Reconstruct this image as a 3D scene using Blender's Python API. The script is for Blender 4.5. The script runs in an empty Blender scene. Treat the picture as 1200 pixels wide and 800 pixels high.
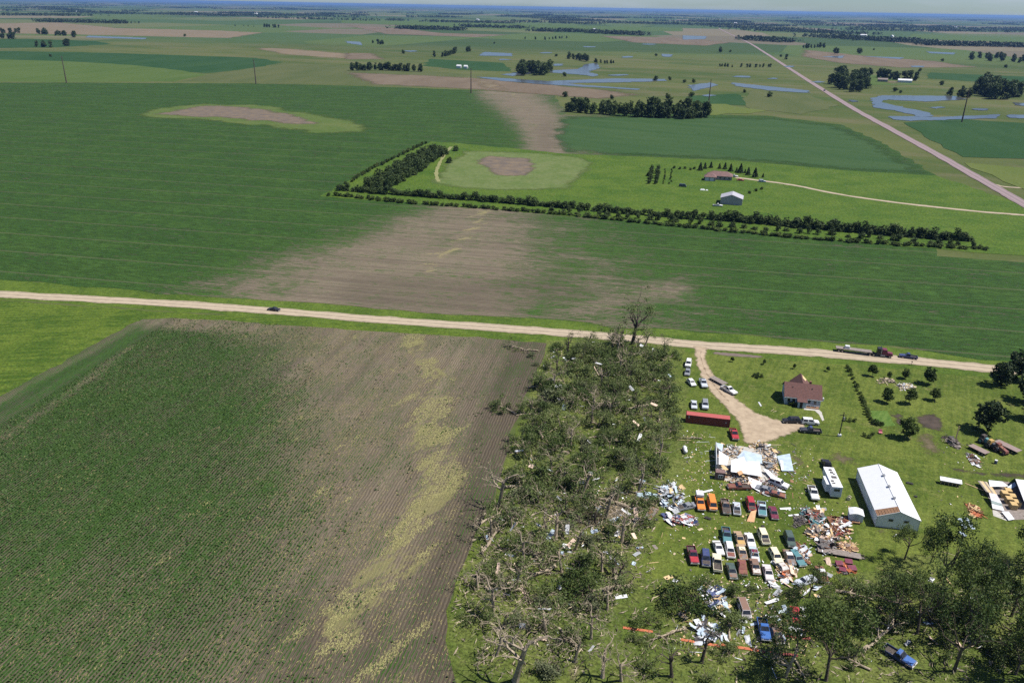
import bpy, bmesh, math, random
import numpy as np
from mathutils import Vector, Matrix

# ------------------------------------------------------------------ camera, world, sun, exposure
sc = bpy.context.scene
R = math.radians
CAM_H, F_PX, PITCH, HEAD, ROLL = 110.0, 933.0, 22.8, 10.5, 1.05
rot = Matrix.Rotation(R(HEAD), 3, 'Z') @ Matrix.Rotation(R(90 - PITCH), 3, 'X') @ Matrix.Rotation(R(ROLL), 3, 'Z')
cd = bpy.data.cameras.new('camera')
cam = bpy.data.objects.new('camera', cd)
sc.collection.objects.link(cam)
cam.location = (0, 0, CAM_H)
cam.rotation_euler = rot.to_euler()
cd.sensor_width = 36.0
cd.sensor_fit = 'HORIZONTAL'
cd.lens = 36.0 * F_PX / 1200.0
cd.clip_start = 1.0
cd.clip_end = 200000.0
sc.camera = cam

SUN_AZ, SUN_EL = 86.0, 58.0          # degrees clockwise from +Y, degrees up
w = bpy.data.worlds.new('World'); sc.world = w; w.use_nodes = True
wt = w.node_tree; wt.nodes.clear()
wo = wt.nodes.new('ShaderNodeOutputWorld'); wb = wt.nodes.new('ShaderNodeBackground')
sky = wt.nodes.new('ShaderNodeTexSky'); sky.sky_type = 'NISHITA'; sky.sun_disc = False
sky.sun_elevation = R(SUN_EL); sky.sun_rotation = R(SUN_AZ)
sky.air_density = 1.0; sky.dust_density = 0.15; sky.ozone_density = 1.5
wtc = wt.nodes.new('ShaderNodeTexCoord')
wmp = wt.nodes.new('ShaderNodeMapping'); wmp.inputs['Scale'].default_value = (3.0, 3.0, 26.0)
wnz = wt.nodes.new('ShaderNodeTexNoise'); wnz.inputs['Scale'].default_value = 2.2; wnz.inputs['Detail'].default_value = 7.0
wrp = wt.nodes.new('ShaderNodeValToRGB')
wrp.color_ramp.elements[0].position = 0.46; wrp.color_ramp.elements[0].color = (0, 0, 0, 1)
wrp.color_ramp.elements[1].position = 0.70; wrp.color_ramp.elements[1].color = (0.55, 0.55, 0.55, 1)
wmx = wt.nodes.new('ShaderNodeMix'); wmx.data_type = 'RGBA'
wmx.inputs[7].default_value = (6.0, 6.9, 8.2, 1)
wt.links.new(wtc.outputs['Generated'], wmp.inputs['Vector'])
wt.links.new(wmp.outputs['Vector'], wnz.inputs['Vector'])
wt.links.new(wnz.outputs['Fac'], wrp.inputs['Fac'])
wt.links.new(wrp.outputs['Color'], wmx.inputs[0])
wti = wt.nodes.new('ShaderNodeMix'); wti.data_type = 'RGBA'; wti.blend_type = 'MULTIPLY'; wti.inputs[0].default_value = 1.0
wti.inputs[7].default_value = (0.60, 0.82, 1.18, 1)
wt.links.new(sky.outputs['Color'], wti.inputs[6]); wt.links.new(wti.outputs[2], wmx.inputs[6])
wt.links.new(wmx.outputs[2], wb.inputs['Color'])
wb.inputs['Strength'].default_value = 0.052
wt.links.new(wb.outputs['Background'], wo.inputs['Surface'])

sl = bpy.data.lights.new('sun', 'SUN'); sl.energy = 5.0; sl.angle = R(0.53); sl.color = (1.0, 0.955, 0.88)
so = bpy.data.objects.new('sun', sl); sc.collection.objects.link(so)
sdir = Vector((math.sin(R(SUN_AZ)) * math.cos(R(SUN_EL)), math.cos(R(SUN_AZ)) * math.cos(R(SUN_EL)), math.sin(R(SUN_EL))))
so.rotation_euler = sdir.to_track_quat('Z', 'Y').to_euler()
so.location = (0, 0, 300)

vs = sc.view_settings
vs.view_transform = 'Standard'; vs.look = 'None'; vs.exposure = 0.60; vs.gamma = 1.0; vs.use_curve_mapping = False
sc.render.engine = 'CYCLES'
cy = sc.cycles
cy.max_bounces = 5; cy.diffuse_bounces = 2; cy.glossy_bounces = 2; cy.transmission_bounces = 2
cy.transparent_max_bounces = 6; cy.volume_bounces = 0
cy.use_denoising = False

# ------------------------------------------------------------------ helpers
col = sc.collection
RM = np.array(rot)

def ray(px, py):
    return RM @ np.array(((px - 600) / F_PX, -(py - 400) / F_PX, -1.0))
def P(px, py, z=0.0):
    d = ray(px, py)
    t = (z - CAM_H) / min(d[2], -1e-4)
    return Vector((d[0] * t, d[1] * t, z))
def to_px(xyz):
    v = (np.asarray(xyz, float) - np.array((0, 0, CAM_H))) @ RM
    dz = np.maximum(-v[..., 2], 1e-3)
    return 600 + F_PX * v[..., 0] / dz, 400 - F_PX * v[..., 1] / dz

def link(o, parent=None):
    col.objects.link(o)
    if parent: o.parent = parent
    return o
def tag(o, label=None, cat=None, group=None, kind=None):
    if label: o['label'] = label
    if cat: o['category'] = cat
    if group: o['group'] = group
    if kind: o['kind'] = kind
    return o
def thing(name, label, cat, loc=(0, 0, 0), rz=0.0, group=None):
    o = bpy.data.objects.new(name, None); o.empty_display_size = 0.3
    o.location = loc; o.rotation_euler = (0, 0, rz)
    link(o); return tag(o, label, cat, group)

def mesh_np(name, v, f, mats):
    """v (n,3), f (m,k) all faces with the same corner count"""
    v = np.asarray(v, np.float32); f = np.asarray(f, np.int32)
    me = bpy.data.meshes.new(name)
    me.vertices.add(len(v)); me.vertices.foreach_set('co', v.ravel())
    k = f.shape[1]
    me.loops.add(f.size); me.loops.foreach_set('vertex_index', f.ravel())
    me.polygons.add(len(f)); me.polygons.foreach_set('loop_start', np.arange(0, f.size, k, dtype=np.int32))
    for m in mats: me.materials.append(m)
    me.update(calc_edges=True); me.validate()
    return me

class MB:
    def __init__(s): s.v = []; s.f = []; s.m = []
    def add(s, vs_, fs_, mi=0):
        n = len(s.v); s.v += [tuple(p) for p in vs_]
        for q in fs_: s.f.append(tuple(i + n for i in q)); s.m.append(mi)
    def hexa(s, lo, hi, z0, z1, mi=0):
        """lo, hi = (x0,x1,y0,y1) at z0 and z1 (z may be a pair: back, front)"""
        za = z0 if isinstance(z0, tuple) else (z0, z0); zb = z1 if isinstance(z1, tuple) else (z1, z1)
        a, b = lo, hi
        s.add([(a[0], a[2], za[0]), (a[1], a[2], za[0]), (a[1], a[3], za[1]), (a[0], a[3], za[1]),
               (b[0], b[2], zb[0]), (b[1], b[2], zb[0]), (b[1], b[3], zb[1]), (b[0], b[3], zb[1])],
              [(3, 2, 1, 0), (4, 5, 6, 7), (0, 1, 5, 4), (1, 2, 6, 5), (2, 3, 7, 6), (3, 0, 4, 7)], mi)
    def box(s, x0, x1, y0, y1, z0, z1, mi=0):
        s.hexa((x0, x1, y0, y1), (x0, x1, y0, y1), z0, z1, mi)
    def plate(s, pts, th, mi=0):
        pts = [Vector(p) for p in pts]; n = len(pts)
        nrm = Vector((0, 0, 0))
        for i in range(n): nrm += (pts[i] - pts[0]).cross(pts[(i + 1) % n] - pts[0])
        nrm.normalize()
        s.add([p + nrm * th / 2 for p in pts] + [p - nrm * th / 2 for p in pts],
              [tuple(range(n)), tuple(range(2 * n - 1, n - 1, -1))] + [(i, n + i, n + (i + 1) % n, (i + 1) % n) for i in range(n)], mi)
    def tube(s, pts, rad, sides=6, mi=0, cap=True):
        pts = [Vector(p) for p in pts]; n = len(s.v); k = len(pts)
        for i, p in enumerate(pts):
            d = (pts[min(i + 1, k - 1)] - pts[max(i - 1, 0)])
            if d.length < 1e-6: d = Vector((0, 0, 1))
            d.normalize()
            u = d.cross(Vector((0.31, 0.87, 0.38))); u = u.normalized() if u.length > 1e-3 else Vector((1, 0, 0))
            v = d.cross(u)
            r = rad[i] if hasattr(rad, '__len__') else rad
            for j in range(sides):
                a = 2 * math.pi * j / sides
                s.v.append(tuple(p + (u * math.cos(a) + v * math.sin(a)) * r))
        for i in range(k - 1):
            for j in range(sides):
                j2 = (j + 1) % sides
                s.f.append((n + i * sides + j, n + i * sides + j2, n + (i + 1) * sides + j2, n + (i + 1) * sides + j)); s.m.append(mi)
        if cap:
            s.f.append(tuple(n + j for j in range(sides))[::-1]); s.m.append(mi)
            s.f.append(tuple(n + (k - 1) * sides + j for j in range(sides))); s.m.append(mi)
    def cyl(s, c, axis, r, h, sides=14, mi=0):
        c = Vector(c); a = Vector(axis).normalized() * h / 2
        s.tube([c - a, c + a], [r, r], sides, mi)
    def mesh(s, name, mats, bevel=0.0, origin=None):
        me = bpy.data.meshes.new(name)
        v = s.v if origin is None else [(a[0] - origin[0], a[1] - origin[1], a[2] - origin[2]) for a in s.v]
        me.from_pydata(v, [], s.f)
        for m in (mats if isinstance(mats, (list, tuple)) else [mats]): me.materials.append(m)
        me.polygons.foreach_set('material_index', s.m)
        if bevel > 0:
            bm = bmesh.new(); bm.from_mesh(me)
            bmesh.ops.bevel(bm, geom=list(bm.edges), offset=bevel, segments=2, profile=0.6, affect='EDGES', clamp_overlap=True)
            bm.to_mesh(me); bm.free()
        me.update(); return me
    def build(s, name, mats, parent=None, bevel=0.0, origin=None):
        return link(bpy.data.objects.new(name, s.mesh(name, mats, bevel, origin)), parent)

def mo(name, me, parent=None, mat=None, loc=None):
    o = bpy.data.objects.new(name, me); link(o, parent)
    if loc is not None: o.location = loc
    if mat is not None:
        o.material_slots[0].link = 'OBJECT'; o.material_slots[0].material = mat
    return o

# ------------------------------------------------------------------ node materials
class NT:
    def __init__(s, name):
        s.m = bpy.data.materials.new(name); s.m.use_nodes = True
        s.t = s.m.node_tree; s.t.nodes.clear()
        s.out = s.t.nodes.new('ShaderNodeOutputMaterial')
        s.b = s.t.nodes.new('ShaderNodeBsdfPrincipled')
        s.t.links.new(s.b.outputs[0], s.out.inputs['Surface'])
        s.pos = s.t.nodes.new('ShaderNodeNewGeometry').outputs['Position']
    def set(s, sock, v):
        if isinstance(v, bpy.types.NodeSocket): s.t.links.new(v, sock)
        elif v is not None:
            if hasattr(sock.default_value, '__len__') and hasattr(v, '__len__') and len(sock.default_value) == 4 and len(v) == 3: v = (*v, 1)
            sock.default_value = v
    def mapv(s, scale=(1, 1, 1), rz=0.0, vec=None):
        v = vec or s.pos
        if rz:
            q = s.t.nodes.new('ShaderNodeMapping'); s.set(q.inputs['Vector'], v); q.inputs['Rotation'].default_value = (0, 0, rz); v = q.outputs[0]
        n = s.t.nodes.new('ShaderNodeMapping'); s.set(n.inputs['Vector'], v)
        n.inputs['Scale'].default_value = scale; return n.outputs[0]
    def noise(s, scale, detail=4, vec=None, rough=0.55, dist=0.0):
        n = s.t.nodes.new('ShaderNodeTexNoise'); s.set(n.inputs['Vector'], vec or s.pos)
        n.inputs['Scale'].default_value = scale; n.inputs['Detail'].default_value = detail
        n.inputs['Roughness'].default_value = rough; n.inputs['Distortion'].default_value = dist
        return n.outputs['Fac']
    def vor(s, scale, vec=None, out='Color', rnd=1.0):
        n = s.t.nodes.new('ShaderNodeTexVoronoi'); s.set(n.inputs['Vector'], vec or s.pos)
        n.inputs['Scale'].default_value = scale; n.inputs['Randomness'].default_value = rnd; return n.outputs[out]
    def math(s, op, a, b=None, c=None, clamp=False):
        n = s.t.nodes.new('ShaderNodeMath'); n.operation = op; n.use_clamp = clamp
        s.set(n.inputs[0], a)
        if b is not None: s.set(n.inputs[1], b)
        if c is not None: s.set(n.inputs[2], c)
        return n.outputs[0]
    def step(s, v, a, b):
        n = s.t.nodes.new('ShaderNodeMapRange'); n.interpolation_type = 'SMOOTHSTEP'
        s.set(n.inputs[0], v); s.set(n.inputs[1], a); s.set(n.inputs[2], b); return n.outputs[0]
    def mix(s, f, a, b, mode='MIX'):
        n = s.t.nodes.new('ShaderNodeMix'); n.data_type = 'RGBA'; n.blend_type = mode
        s.set(n.inputs[0], f); s.set(n.inputs[6], a); s.set(n.inputs[7], b); return n.outputs[2]
    def scale(s, c, f):
        n = s.t.nodes.new('ShaderNodeVectorMath'); n.operation = 'SCALE'
        s.set(n.inputs[0], c); s.set(n.inputs[3], f); return n.outputs[0]
    def ramp(s, f, stops, const=False):
        n = s.t.nodes.new('ShaderNodeValToRGB'); cr = n.color_ramp
        if const: cr.interpolation = 'CONSTANT'
        while len(cr.elements) < len(stops): cr.elements.new(0.5)
        for e, (p, c) in zip(cr.elements, stops): e.position = p; e.color = (*c, 1)
        s.set(n.inputs[0], f); return n.outputs[0]
    def sep(s, v):
        n = s.t.nodes.new('ShaderNodeSeparateXYZ'); s.set(n.inputs[0], v); return n.outputs
    def attr(s, name):
        n = s.t.nodes.new('ShaderNodeAttribute'); n.attribute_name = name; return n.outputs['Fac']
    def objrand(s):
        return s.t.nodes.new('ShaderNodeObjectInfo').outputs['Random']
    def bump(s, h, strength=0.5, dist=0.1):
        n = s.t.nodes.new('ShaderNodeBump'); n.inputs['Strength'].default_value = strength
        n.inputs['Distance'].default_value = dist; s.set(n.inputs['Height'], h)
        s.t.links.new(n.outputs[0], s.b.inputs['Normal'])
    def done(s, color, rough=0.9, metal=0.0, spec=0.3):
        s.set(s.b.inputs['Base Color'], color); s.set(s.b.inputs['Roughness'], rough)
        s.set(s.b.inputs['Metallic'], metal); s.b.inputs['Specular IOR Level'].default_value = spec
        return s.m

_pm = {}
def pm(name, c1, c2=None, scale=2.0, rough=0.8, metal=0.0, spec=0.3, bump=0.0, detail=5):
    if name in _pm: return _pm[name]
    n = NT(name)
    c2 = c2 or tuple(x * 0.72 for x in c1)
    f = n.noise(scale, detail, rough=0.62)
    c = n.mix(n.step(f, 0.32, 0.68), c1, c2)
    if bump: n.bump(f, bump, 0.05)
    _pm[name] = n.done(c, rough, metal, spec)
    return _pm[name]
def paint(name, c, dirt=0.35, rough=0.38):
    if name in _pm: return _pm[name]
    n = NT(name)
    f = n.step(n.noise(1.7, 6, rough=0.7), 0.45, 0.75)
    g = tuple(0.6 * x + 0.4 * y for x, y in zip(c, (0.13, 0.11, 0.085)))
    cc = n.mix(n.math('MULTIPLY', f, dirt * 2.4, clamp=True), c, g)
    _pm[name] = n.done(cc, n.math('MULTIPLY_ADD', f, 0.35, rough), 0.0, 0.5)
    return _pm[name]
def rusty(name, c, amount=0.5):
    if name in _pm: return _pm[name]
    n = NT(name)
    f = n.step(n.noise(1.1, 7, rough=0.7), 0.62 - 0.3 * amount, 0.72 - 0.2 * amount)
    r = n.mix(n.noise(6, 4), (0.16, 0.065, 0.03), (0.24, 0.13, 0.075))
    _pm[name] = n.done(n.mix(f, c, r), 0.7, 0.0, 0.3)
    return _pm[name]

# ground cover --------------------------------------------------------------
def grass_mat(name, a, b, c, tracks=0.0, rz=0.0, bump=0.5, fine=2.2):
    """a base green, b lighter/yellower green, c dry or bare"""
    n = NT(name)
    big = n.noise(0.045, 5, rough=0.6); mid = n.noise(0.33, 6, rough=0.65); fin = n.noise(fine, 6, rough=0.72)
    st = n.noise(1.0, 4, n.mapv((0.9, 0.05, 1), rz))
    k = n.math('ADD', n.math('MULTIPLY', big, 0.75), n.math('MULTIPLY', mid, 0.55))
    if tracks: k = n.math('ADD', k, n.math('MULTIPLY', n.math('SUBTRACT', st, 0.5), tracks))
    c1 = n.mix(n.step(k, 0.47, 0.82), a, b)
    dry = n.step(n.math('ADD', n.math('MULTIPLY', n.noise(0.085, 6, rough=0.7), 0.8), n.math('MULTIPLY', mid, 0.4)), 0.66, 0.82)
    c1 = n.mix(n.math('MULTIPLY', dry, 0.75), c1, c)
    lum = n.math('MULTIPLY_ADD', n.math('ADD', n.math('MULTIPLY', n.step(fin, 0.36, 0.66), 0.62), n.math('MULTIPLY', n.step(n.noise(0.8, 5, rough=0.7), 0.36, 0.66), 0.38)), 0.95, 0.52)
    n.bump(fin, bump, 0.18)
    return n.done(n.scale(c1, lum), 0.95, 0, 0.15)

def field_mat(name, crop, crop2, soil, soil2, straw, period=0.76, axis='x', rowk=0.55, clump=1.6, streak_rz=0.44, fine=1.0, bump=0.7):
    n = NT(name)
    bare = n.attr('bare'); strw = n.attr('straw'); dark = n.attr('dark')
    xyz = n.sep(n.pos)
    rx = xyz[0] if axis == 'x' else xyz[1]
    wob = n.noise(0.25, 3)
    sn = n.math('SINE', n.math('ADD', n.math('MULTIPLY', rx, 2 * math.pi / period), n.math('MULTIPLY', wob, 7.0)))
    rows = n.math('MULTIPLY_ADD', sn, 0.5, 0.5)
    sc_al = (1.0, 0.35, 1) if axis == 'x' else (0.35, 1.0, 1)
    al = n.noise(clump, 5, n.mapv(sc_al), rough=0.7)
    fin = n.noise(clump * 2.6 * fine, 5, rough=0.75)
    mid = n.noise(0.22, 6, n.mapv((1.0, 0.28, 1) if axis == 'x' else (0.28, 1, 1)), rough=0.7)
    big = n.noise(0.035, 5, rough=0.6)
    # crop cover
    cov = n.math('ADD', n.math('MULTIPLY', al, 0.55), n.math('MULTIPLY', fin, 0.45))
    cov = n.math('ADD', cov, n.math('MULTIPLY', n.math('SUBTRACT', rows, 0.5), rowk * 0.30))
    cov = n.math('ADD', cov, n.math('MULTIPLY', n.math('SUBTRACT', mid, 0.5), 0.62))
    cov = n.math('ADD', cov, n.math('MULTIPLY', n.math('SUBTRACT', big, 0.5), 0.40))
    thr = n.math('MULTIPLY_ADD', bare, 0.40, 0.29)
    g = n.step(n.math('SUBTRACT', cov, thr), -0.045, 0.06)
    gc = n.mix(n.step(n.math('ADD', n.math('MULTIPLY', big, 0.5), n.math('MULTIPLY', mid, 0.5)), 0.35, 0.65), crop, crop2)
    gc = n.scale(gc, n.math('MULTIPLY_ADD', n.step(n.math('ADD', n.math('MULTIPLY', fin, 0.6), n.math('MULTIPLY', al, 0.4)), 0.38, 0.62), 1.15, 0.42))
    stri = n.noise(1.0, 3, n.mapv((0.30, 0.006, 1) if axis == 'x' else (0.006, 0.30, 1)), rough=0.6)
    gc = n.scale(gc, n.math('MULTIPLY_ADD', stri, 0.6, 0.7))
    s2 = n.mix(n.step(n.math('ADD', n.math('MULTIPLY', mid, 0.5), n.math('MULTIPLY', stri, 0.5)), 0.36, 0.64), soil, soil2)
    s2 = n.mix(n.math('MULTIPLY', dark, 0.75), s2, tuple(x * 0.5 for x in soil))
    s2 = n.scale(s2, n.math('MULTIPLY_ADD', n.math('ADD', n.math('MULTIPLY', rows, 0.62 * rowk), n.math('MULTIPLY', fin, 0.85)), 1.0, 0.32))  # furrow shade painted into the soil colour along the rows, plus random grain
    c = n.mix(g, s2, gc)
    if axis == 'y':
        fr = n.math('ABSOLUTE', n.math('SUBTRACT', n.math('FRACT', n.math('MULTIPLY', xyz[1], 1 / 27.0)), 0.5))
        c = n.mix(n.math('MULTIPLY', n.step(fr, 0.035, 0.012), 0.35), c, soil)
    # straw: washed-up stalks in torn streaks
    sk = n.noise(0.55, 7, n.mapv((1.0, 0.17, 1), streak_rz), rough=0.68, dist=0.6)
    sk2 = n.noise(1.1, 5, n.mapv((1, 0.4, 1), streak_rz * 0.5), rough=0.75)
    sk3 = n.noise(0.16, 4, n.mapv((1.0, 0.38, 1), streak_rz), rough=0.6)
    sv = n.math('ADD', n.math('MULTIPLY', sk, 0.55), n.math('ADD', n.math('MULTIPLY', sk2, 0.52), n.math('MULTIPLY', n.math('SUBTRACT', sk3, 0.5), 1.0)))
    sm = n.step(n.math('SUBTRACT', sv, n.math('MULTIPLY_ADD', strw, -0.33, 0.87)), -0.03, 0.06)
    c = n.mix(n.math('MULTIPLY', sm, 0.7), c, n.scale(n.mix(sk2, straw, tuple(x * 0.72 for x in straw)), n.math('MULTIPLY_ADD', fin, 0.7, 0.65)))
    n.bump(n.math('ADD', fin, n.math('MULTIPLY', rows, 0.25 * rowk)), bump, 0.22)
    return n.done(c, 0.95, 0, 0.12)

def plain_field(name, a, b, scale=0.02, aniso=(1, 0.25, 1), rz=0.0, fine=0.35, soft=0.0):
    n = NT(name)
    if soft:
        k = n.math('ADD', n.attr('edge'), n.math('MULTIPLY', n.math('SUBTRACT', n.noise(soft * 0.45, 7, rough=0.78), 0.5), 2.4))
        n.set(n.b.inputs['Alpha'], n.step(k, 0.10, 0.85))
    f = n.noise(scale, 6, n.mapv(aniso, rz), rough=0.65); g = n.noise(fine, 5, rough=0.7)
    c = n.mix(n.step(n.math('ADD', n.math('MULTIPLY', f, 0.7), n.math('MULTIPLY', g, 0.3)), 0.36, 0.64), a, b)
    return n.done(n.scale(c, n.math('MULTIPLY_ADD', g, 0.7, 0.65)), 0.95, 0, 0.1)

def road_mat(name, a, b, edge, rz=0.0):
    n = NT(name)
    f = n.noise(0.35, 6, rough=0.65); g = n.noise(3.0, 5, rough=0.7)
    c = n.mix(n.step(f, 0.35, 0.68), a, b)
    t = n.attr('across')
    tr = n.math('ABSOLUTE', n.math('SUBTRACT', n.math('ABSOLUTE', t), 0.42))
    c = n.mix(n.math('MULTIPLY', n.step(tr, 0.22, 0.0), 0.75), c, tuple(min(1, x * 1.35) for x in a))
    e = n.step(n.math('ADD', n.math('ABSOLUTE', t), n.math('MULTIPLY', n.math('SUBTRACT', n.noise(0.5, 5), 0.5), 0.5)), 0.86, 1.02)
    c = n.mix(n.math('MULTIPLY', e, 0.7), c, edge)
    n.bump(g, 0.3, 0.05)
    return n.done(n.scale(c, n.math('MULTIPLY_ADD', g, 0.35, 0.83)), 0.9, 0, 0.2)

def foliage_mat(name, a, b, tr=0.25):
    n = NT(name)
    r = n.objrand()
    f = n.noise(0.55, 4, rough=0.6); g = n.noise(3.5, 3)
    k = n.math('ADD', n.math('MULTIPLY', f, 0.6), n.math('ADD', n.math('MULTIPLY', r, 0.35), n.math('MULTIPLY', g, 0.25)))
    c = n.mix(n.step(k, 0.32, 0.85), a, b)
    n.done(c, 0.65, 0, 0.25)
    tl = n.t.nodes.new('ShaderNodeBsdfTranslucent'); n.set(tl.inputs['Color'], n.scale(c, 1.1))
    mx = n.t.nodes.new('ShaderNodeMixShader'); mx.inputs[0].default_value = tr
    n.t.links.new(n.b.outputs[0], mx.inputs[1]); n.t.links.new(tl.outputs[0], mx.inputs[2])
    n.t.links.new(mx.outputs[0], n.out.inputs['Surface'])
    return n.m

def water_mat():
    n = NT('flood_water')
    n.bump(n.noise(0.6, 3, n.mapv((1, 2.2, 1))), 0.06, 0.1)
    f = n.noise(0.03, 4)
    n.set(n.b.inputs['Alpha'], n.step(n.math('ADD', n.attr('edge'), n.math('MULTIPLY', n.math('SUBTRACT', n.noise(0.09, 5, n.mapv((1, 0.5, 1)), rough=0.7), 0.5), 1.6)), -0.15, 0.1))
    return n.done(n.mix(f, (0.045, 0.055, 0.065), (0.085, 0.085, 0.08)), 0.2, 0, 0.5)

M = {}
M['pasture'] = None
M['lawn'] = grass_mat('lawn_grass', (0.050, 0.078, 0.010), (0.102, 0.126, 0.023), (0.140, 0.128, 0.050), 0.45, 0.3)
M['ditch'] = grass_mat('ditch_grass', (0.040, 0.074, 0.008), (0.080, 0.120, 0.016), (0.115, 0.125, 0.034), 0.2)
M['hay'] = grass_mat('hay_grass', (0.036, 0.070, 0.007), (0.080, 0.116, 0.014), (0.105, 0.128, 0.026), 0.8, 1.2, 0.7, 1.4)
M['rough'] = grass_mat('rough_grass', (0.050, 0.076, 0.012), (0.104, 0.122, 0.030), (0.160, 0.128, 0.078), 0.0, 0, 0.8, 1.6)
M['water'] = water_mat()
M['gravel'] = road_mat('gravel', (0.31, 0.255, 0.185), (0.245, 0.20, 0.145), (0.10, 0.10, 0.045))
M['asphalt'] = road_mat('pink_chip_seal', (0.20, 0.152, 0.155), (0.165, 0.128, 0.132), (0.12, 0.11, 0.07))
M['f1'] = field_mat('bean_field_torn', (0.016, 0.044, 0.008), (0.030, 0.060, 0.013), (0.096, 0.077, 0.056), (0.145, 0.118, 0.082), (0.200, 0.188, 0.078), rowk=1.0)
M['f2'] = field_mat('bean_field_far', (0.016, 0.044, 0.007), (0.031, 0.064, 0.012), (0.108, 0.088, 0.064), (0.162, 0.134, 0.094), (0.24, 0.21, 0.10), period=1.52, axis='y', rowk=0.6, clump=0.55, fine=1.25, streak_rz=0.7)
M['bark'] = pm('bark', (0.125, 0.098, 0.072), (0.055, 0.043, 0.033), 2.5, 0.95, bump=0.5)
M['deadwood'] = pm('stripped_wood', (0.37, 0.305, 0.22), (0.19, 0.15, 0.11), 1.8, 0.9, bump=0.4)
M['darkwood'] = pm('dark_dead_wood', (0.085, 0.068, 0.052), (0.045, 0.036, 0.029), 2.5, 0.95, bump=0.4)
M['leaf'] = foliage_mat('leaves', (0.028, 0.054, 0.010), (0.088, 0.122, 0.028))
M['leaf_torn'] = foliage_mat('torn_leaves', (0.044, 0.074, 0.015), (0.128, 0.160, 0.050))
M['leaf_dark'] = foliage_mat('dark_leaves', (0.020, 0.038, 0.012), (0.054, 0.080, 0.024), 0.15)
M['leaf_pale'] = foliage_mat('pale_fallen_leaves', (0.095, 0.115, 0.055), (0.15, 0.165, 0.085))
M['needle'] = foliage_mat('needles', (0.018, 0.036, 0.014), (0.034, 0.058, 0.022), 0.1)
M['far_leaf'] = foliage_mat('far_woods', (0.018, 0.034, 0.014), (0.034, 0.055, 0.020), 0.1)

# ------------------------------------------------------------------ the ground and the fields
rngG = random.Random(5)
def pasture_mat():
    n = NT('prairie')
    xyz = n.sep(n.pos)
    big = n.noise(0.0022, 6, n.mapv((1, 1.6, 1)), rough=0.62); mid = n.noise(0.018, 6, rough=0.65); fin = n.noise(0.35, 6, rough=0.7)
    c = n.mix(n.step(big, 0.36, 0.62), (0.048, 0.070, 0.017), (0.080, 0.092, 0.030))
    c = n.mix(n.math('MULTIPLY', n.step(mid, 0.52, 0.72), 0.55), c, (0.110, 0.098, 0.052))
    pst = n.noise(1.0, 5, n.mapv((0.004, 0.016, 1), 0.25), rough=0.65)
    c = n.mix(n.math('MULTIPLY', n.step(pst, 0.50, 0.66), 0.6), c, (0.105, 0.096, 0.050))
    c = n.mix(n.math('MULTIPLY', n.step(pst, 0.46, 0.34), 0.6), c, (0.036, 0.066, 0.016))
    # quarter sections far off
    cell = n.vor(1.0, n.mapv((1 / 520.0, 1 / 840.0, 0.0)), 'Color', 0.55)
    cx = n.sep(cell)
    fc = n.ramp(cx[0], [(0.0, (0.030, 0.060, 0.020)), (0.22, (0.060, 0.095, 0.028)), (0.42, (0.090, 0.105, 0.042)), (0.58, (0.040, 0.078, 0.026)),
                        (0.74, (0.150, 0.125, 0.085)), (0.86, (0.075, 0.100, 0.036)), (0.94, (0.12, 0.10, 0.075))], True)
    far = n.step(xyz[1], 1900.0, 2600.0)
    c = n.mix(n.math('MULTIPLY', far, 0.8), c, fc)
    n.bump(fin, 0.5, 0.25)
    return n.done(n.scale(c, n.math('MULTIPLY_ADD', fin, 0.8, 0.6)), 0.95, 0, 0.1)
M['pasture'] = pasture_mat()

rings = [0, 120, 250, 450, 800, 1400, 2500, 4500, 8000, 14000, 25000, 42000, 62000]
seg = 60
gv = [(0, 0, 0)]; gf3 = []
mb = MB(); mb.v = [(0, 0, 0)]
for r_ in rings[1:]:
    for j in range(seg):
        a = 2 * math.pi * j / seg; mb.v.append((r_ * math.cos(a), r_ * math.sin(a), 0))
for j in range(seg): mb.f.append((0, 1 + j, 1 + (j + 1) % seg)); mb.m.append(0)
for i in range(len(rings) - 2):
    a0 = 1 + i * seg; b0 = a0 + seg
    for j in range(seg): mb.f.append((a0 + j, b0 + j, b0 + (j + 1) % seg, a0 + (j + 1) % seg)); mb.m.append(0)
tag(mb.build('ground', M['pasture']), kind='structure')

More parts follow.
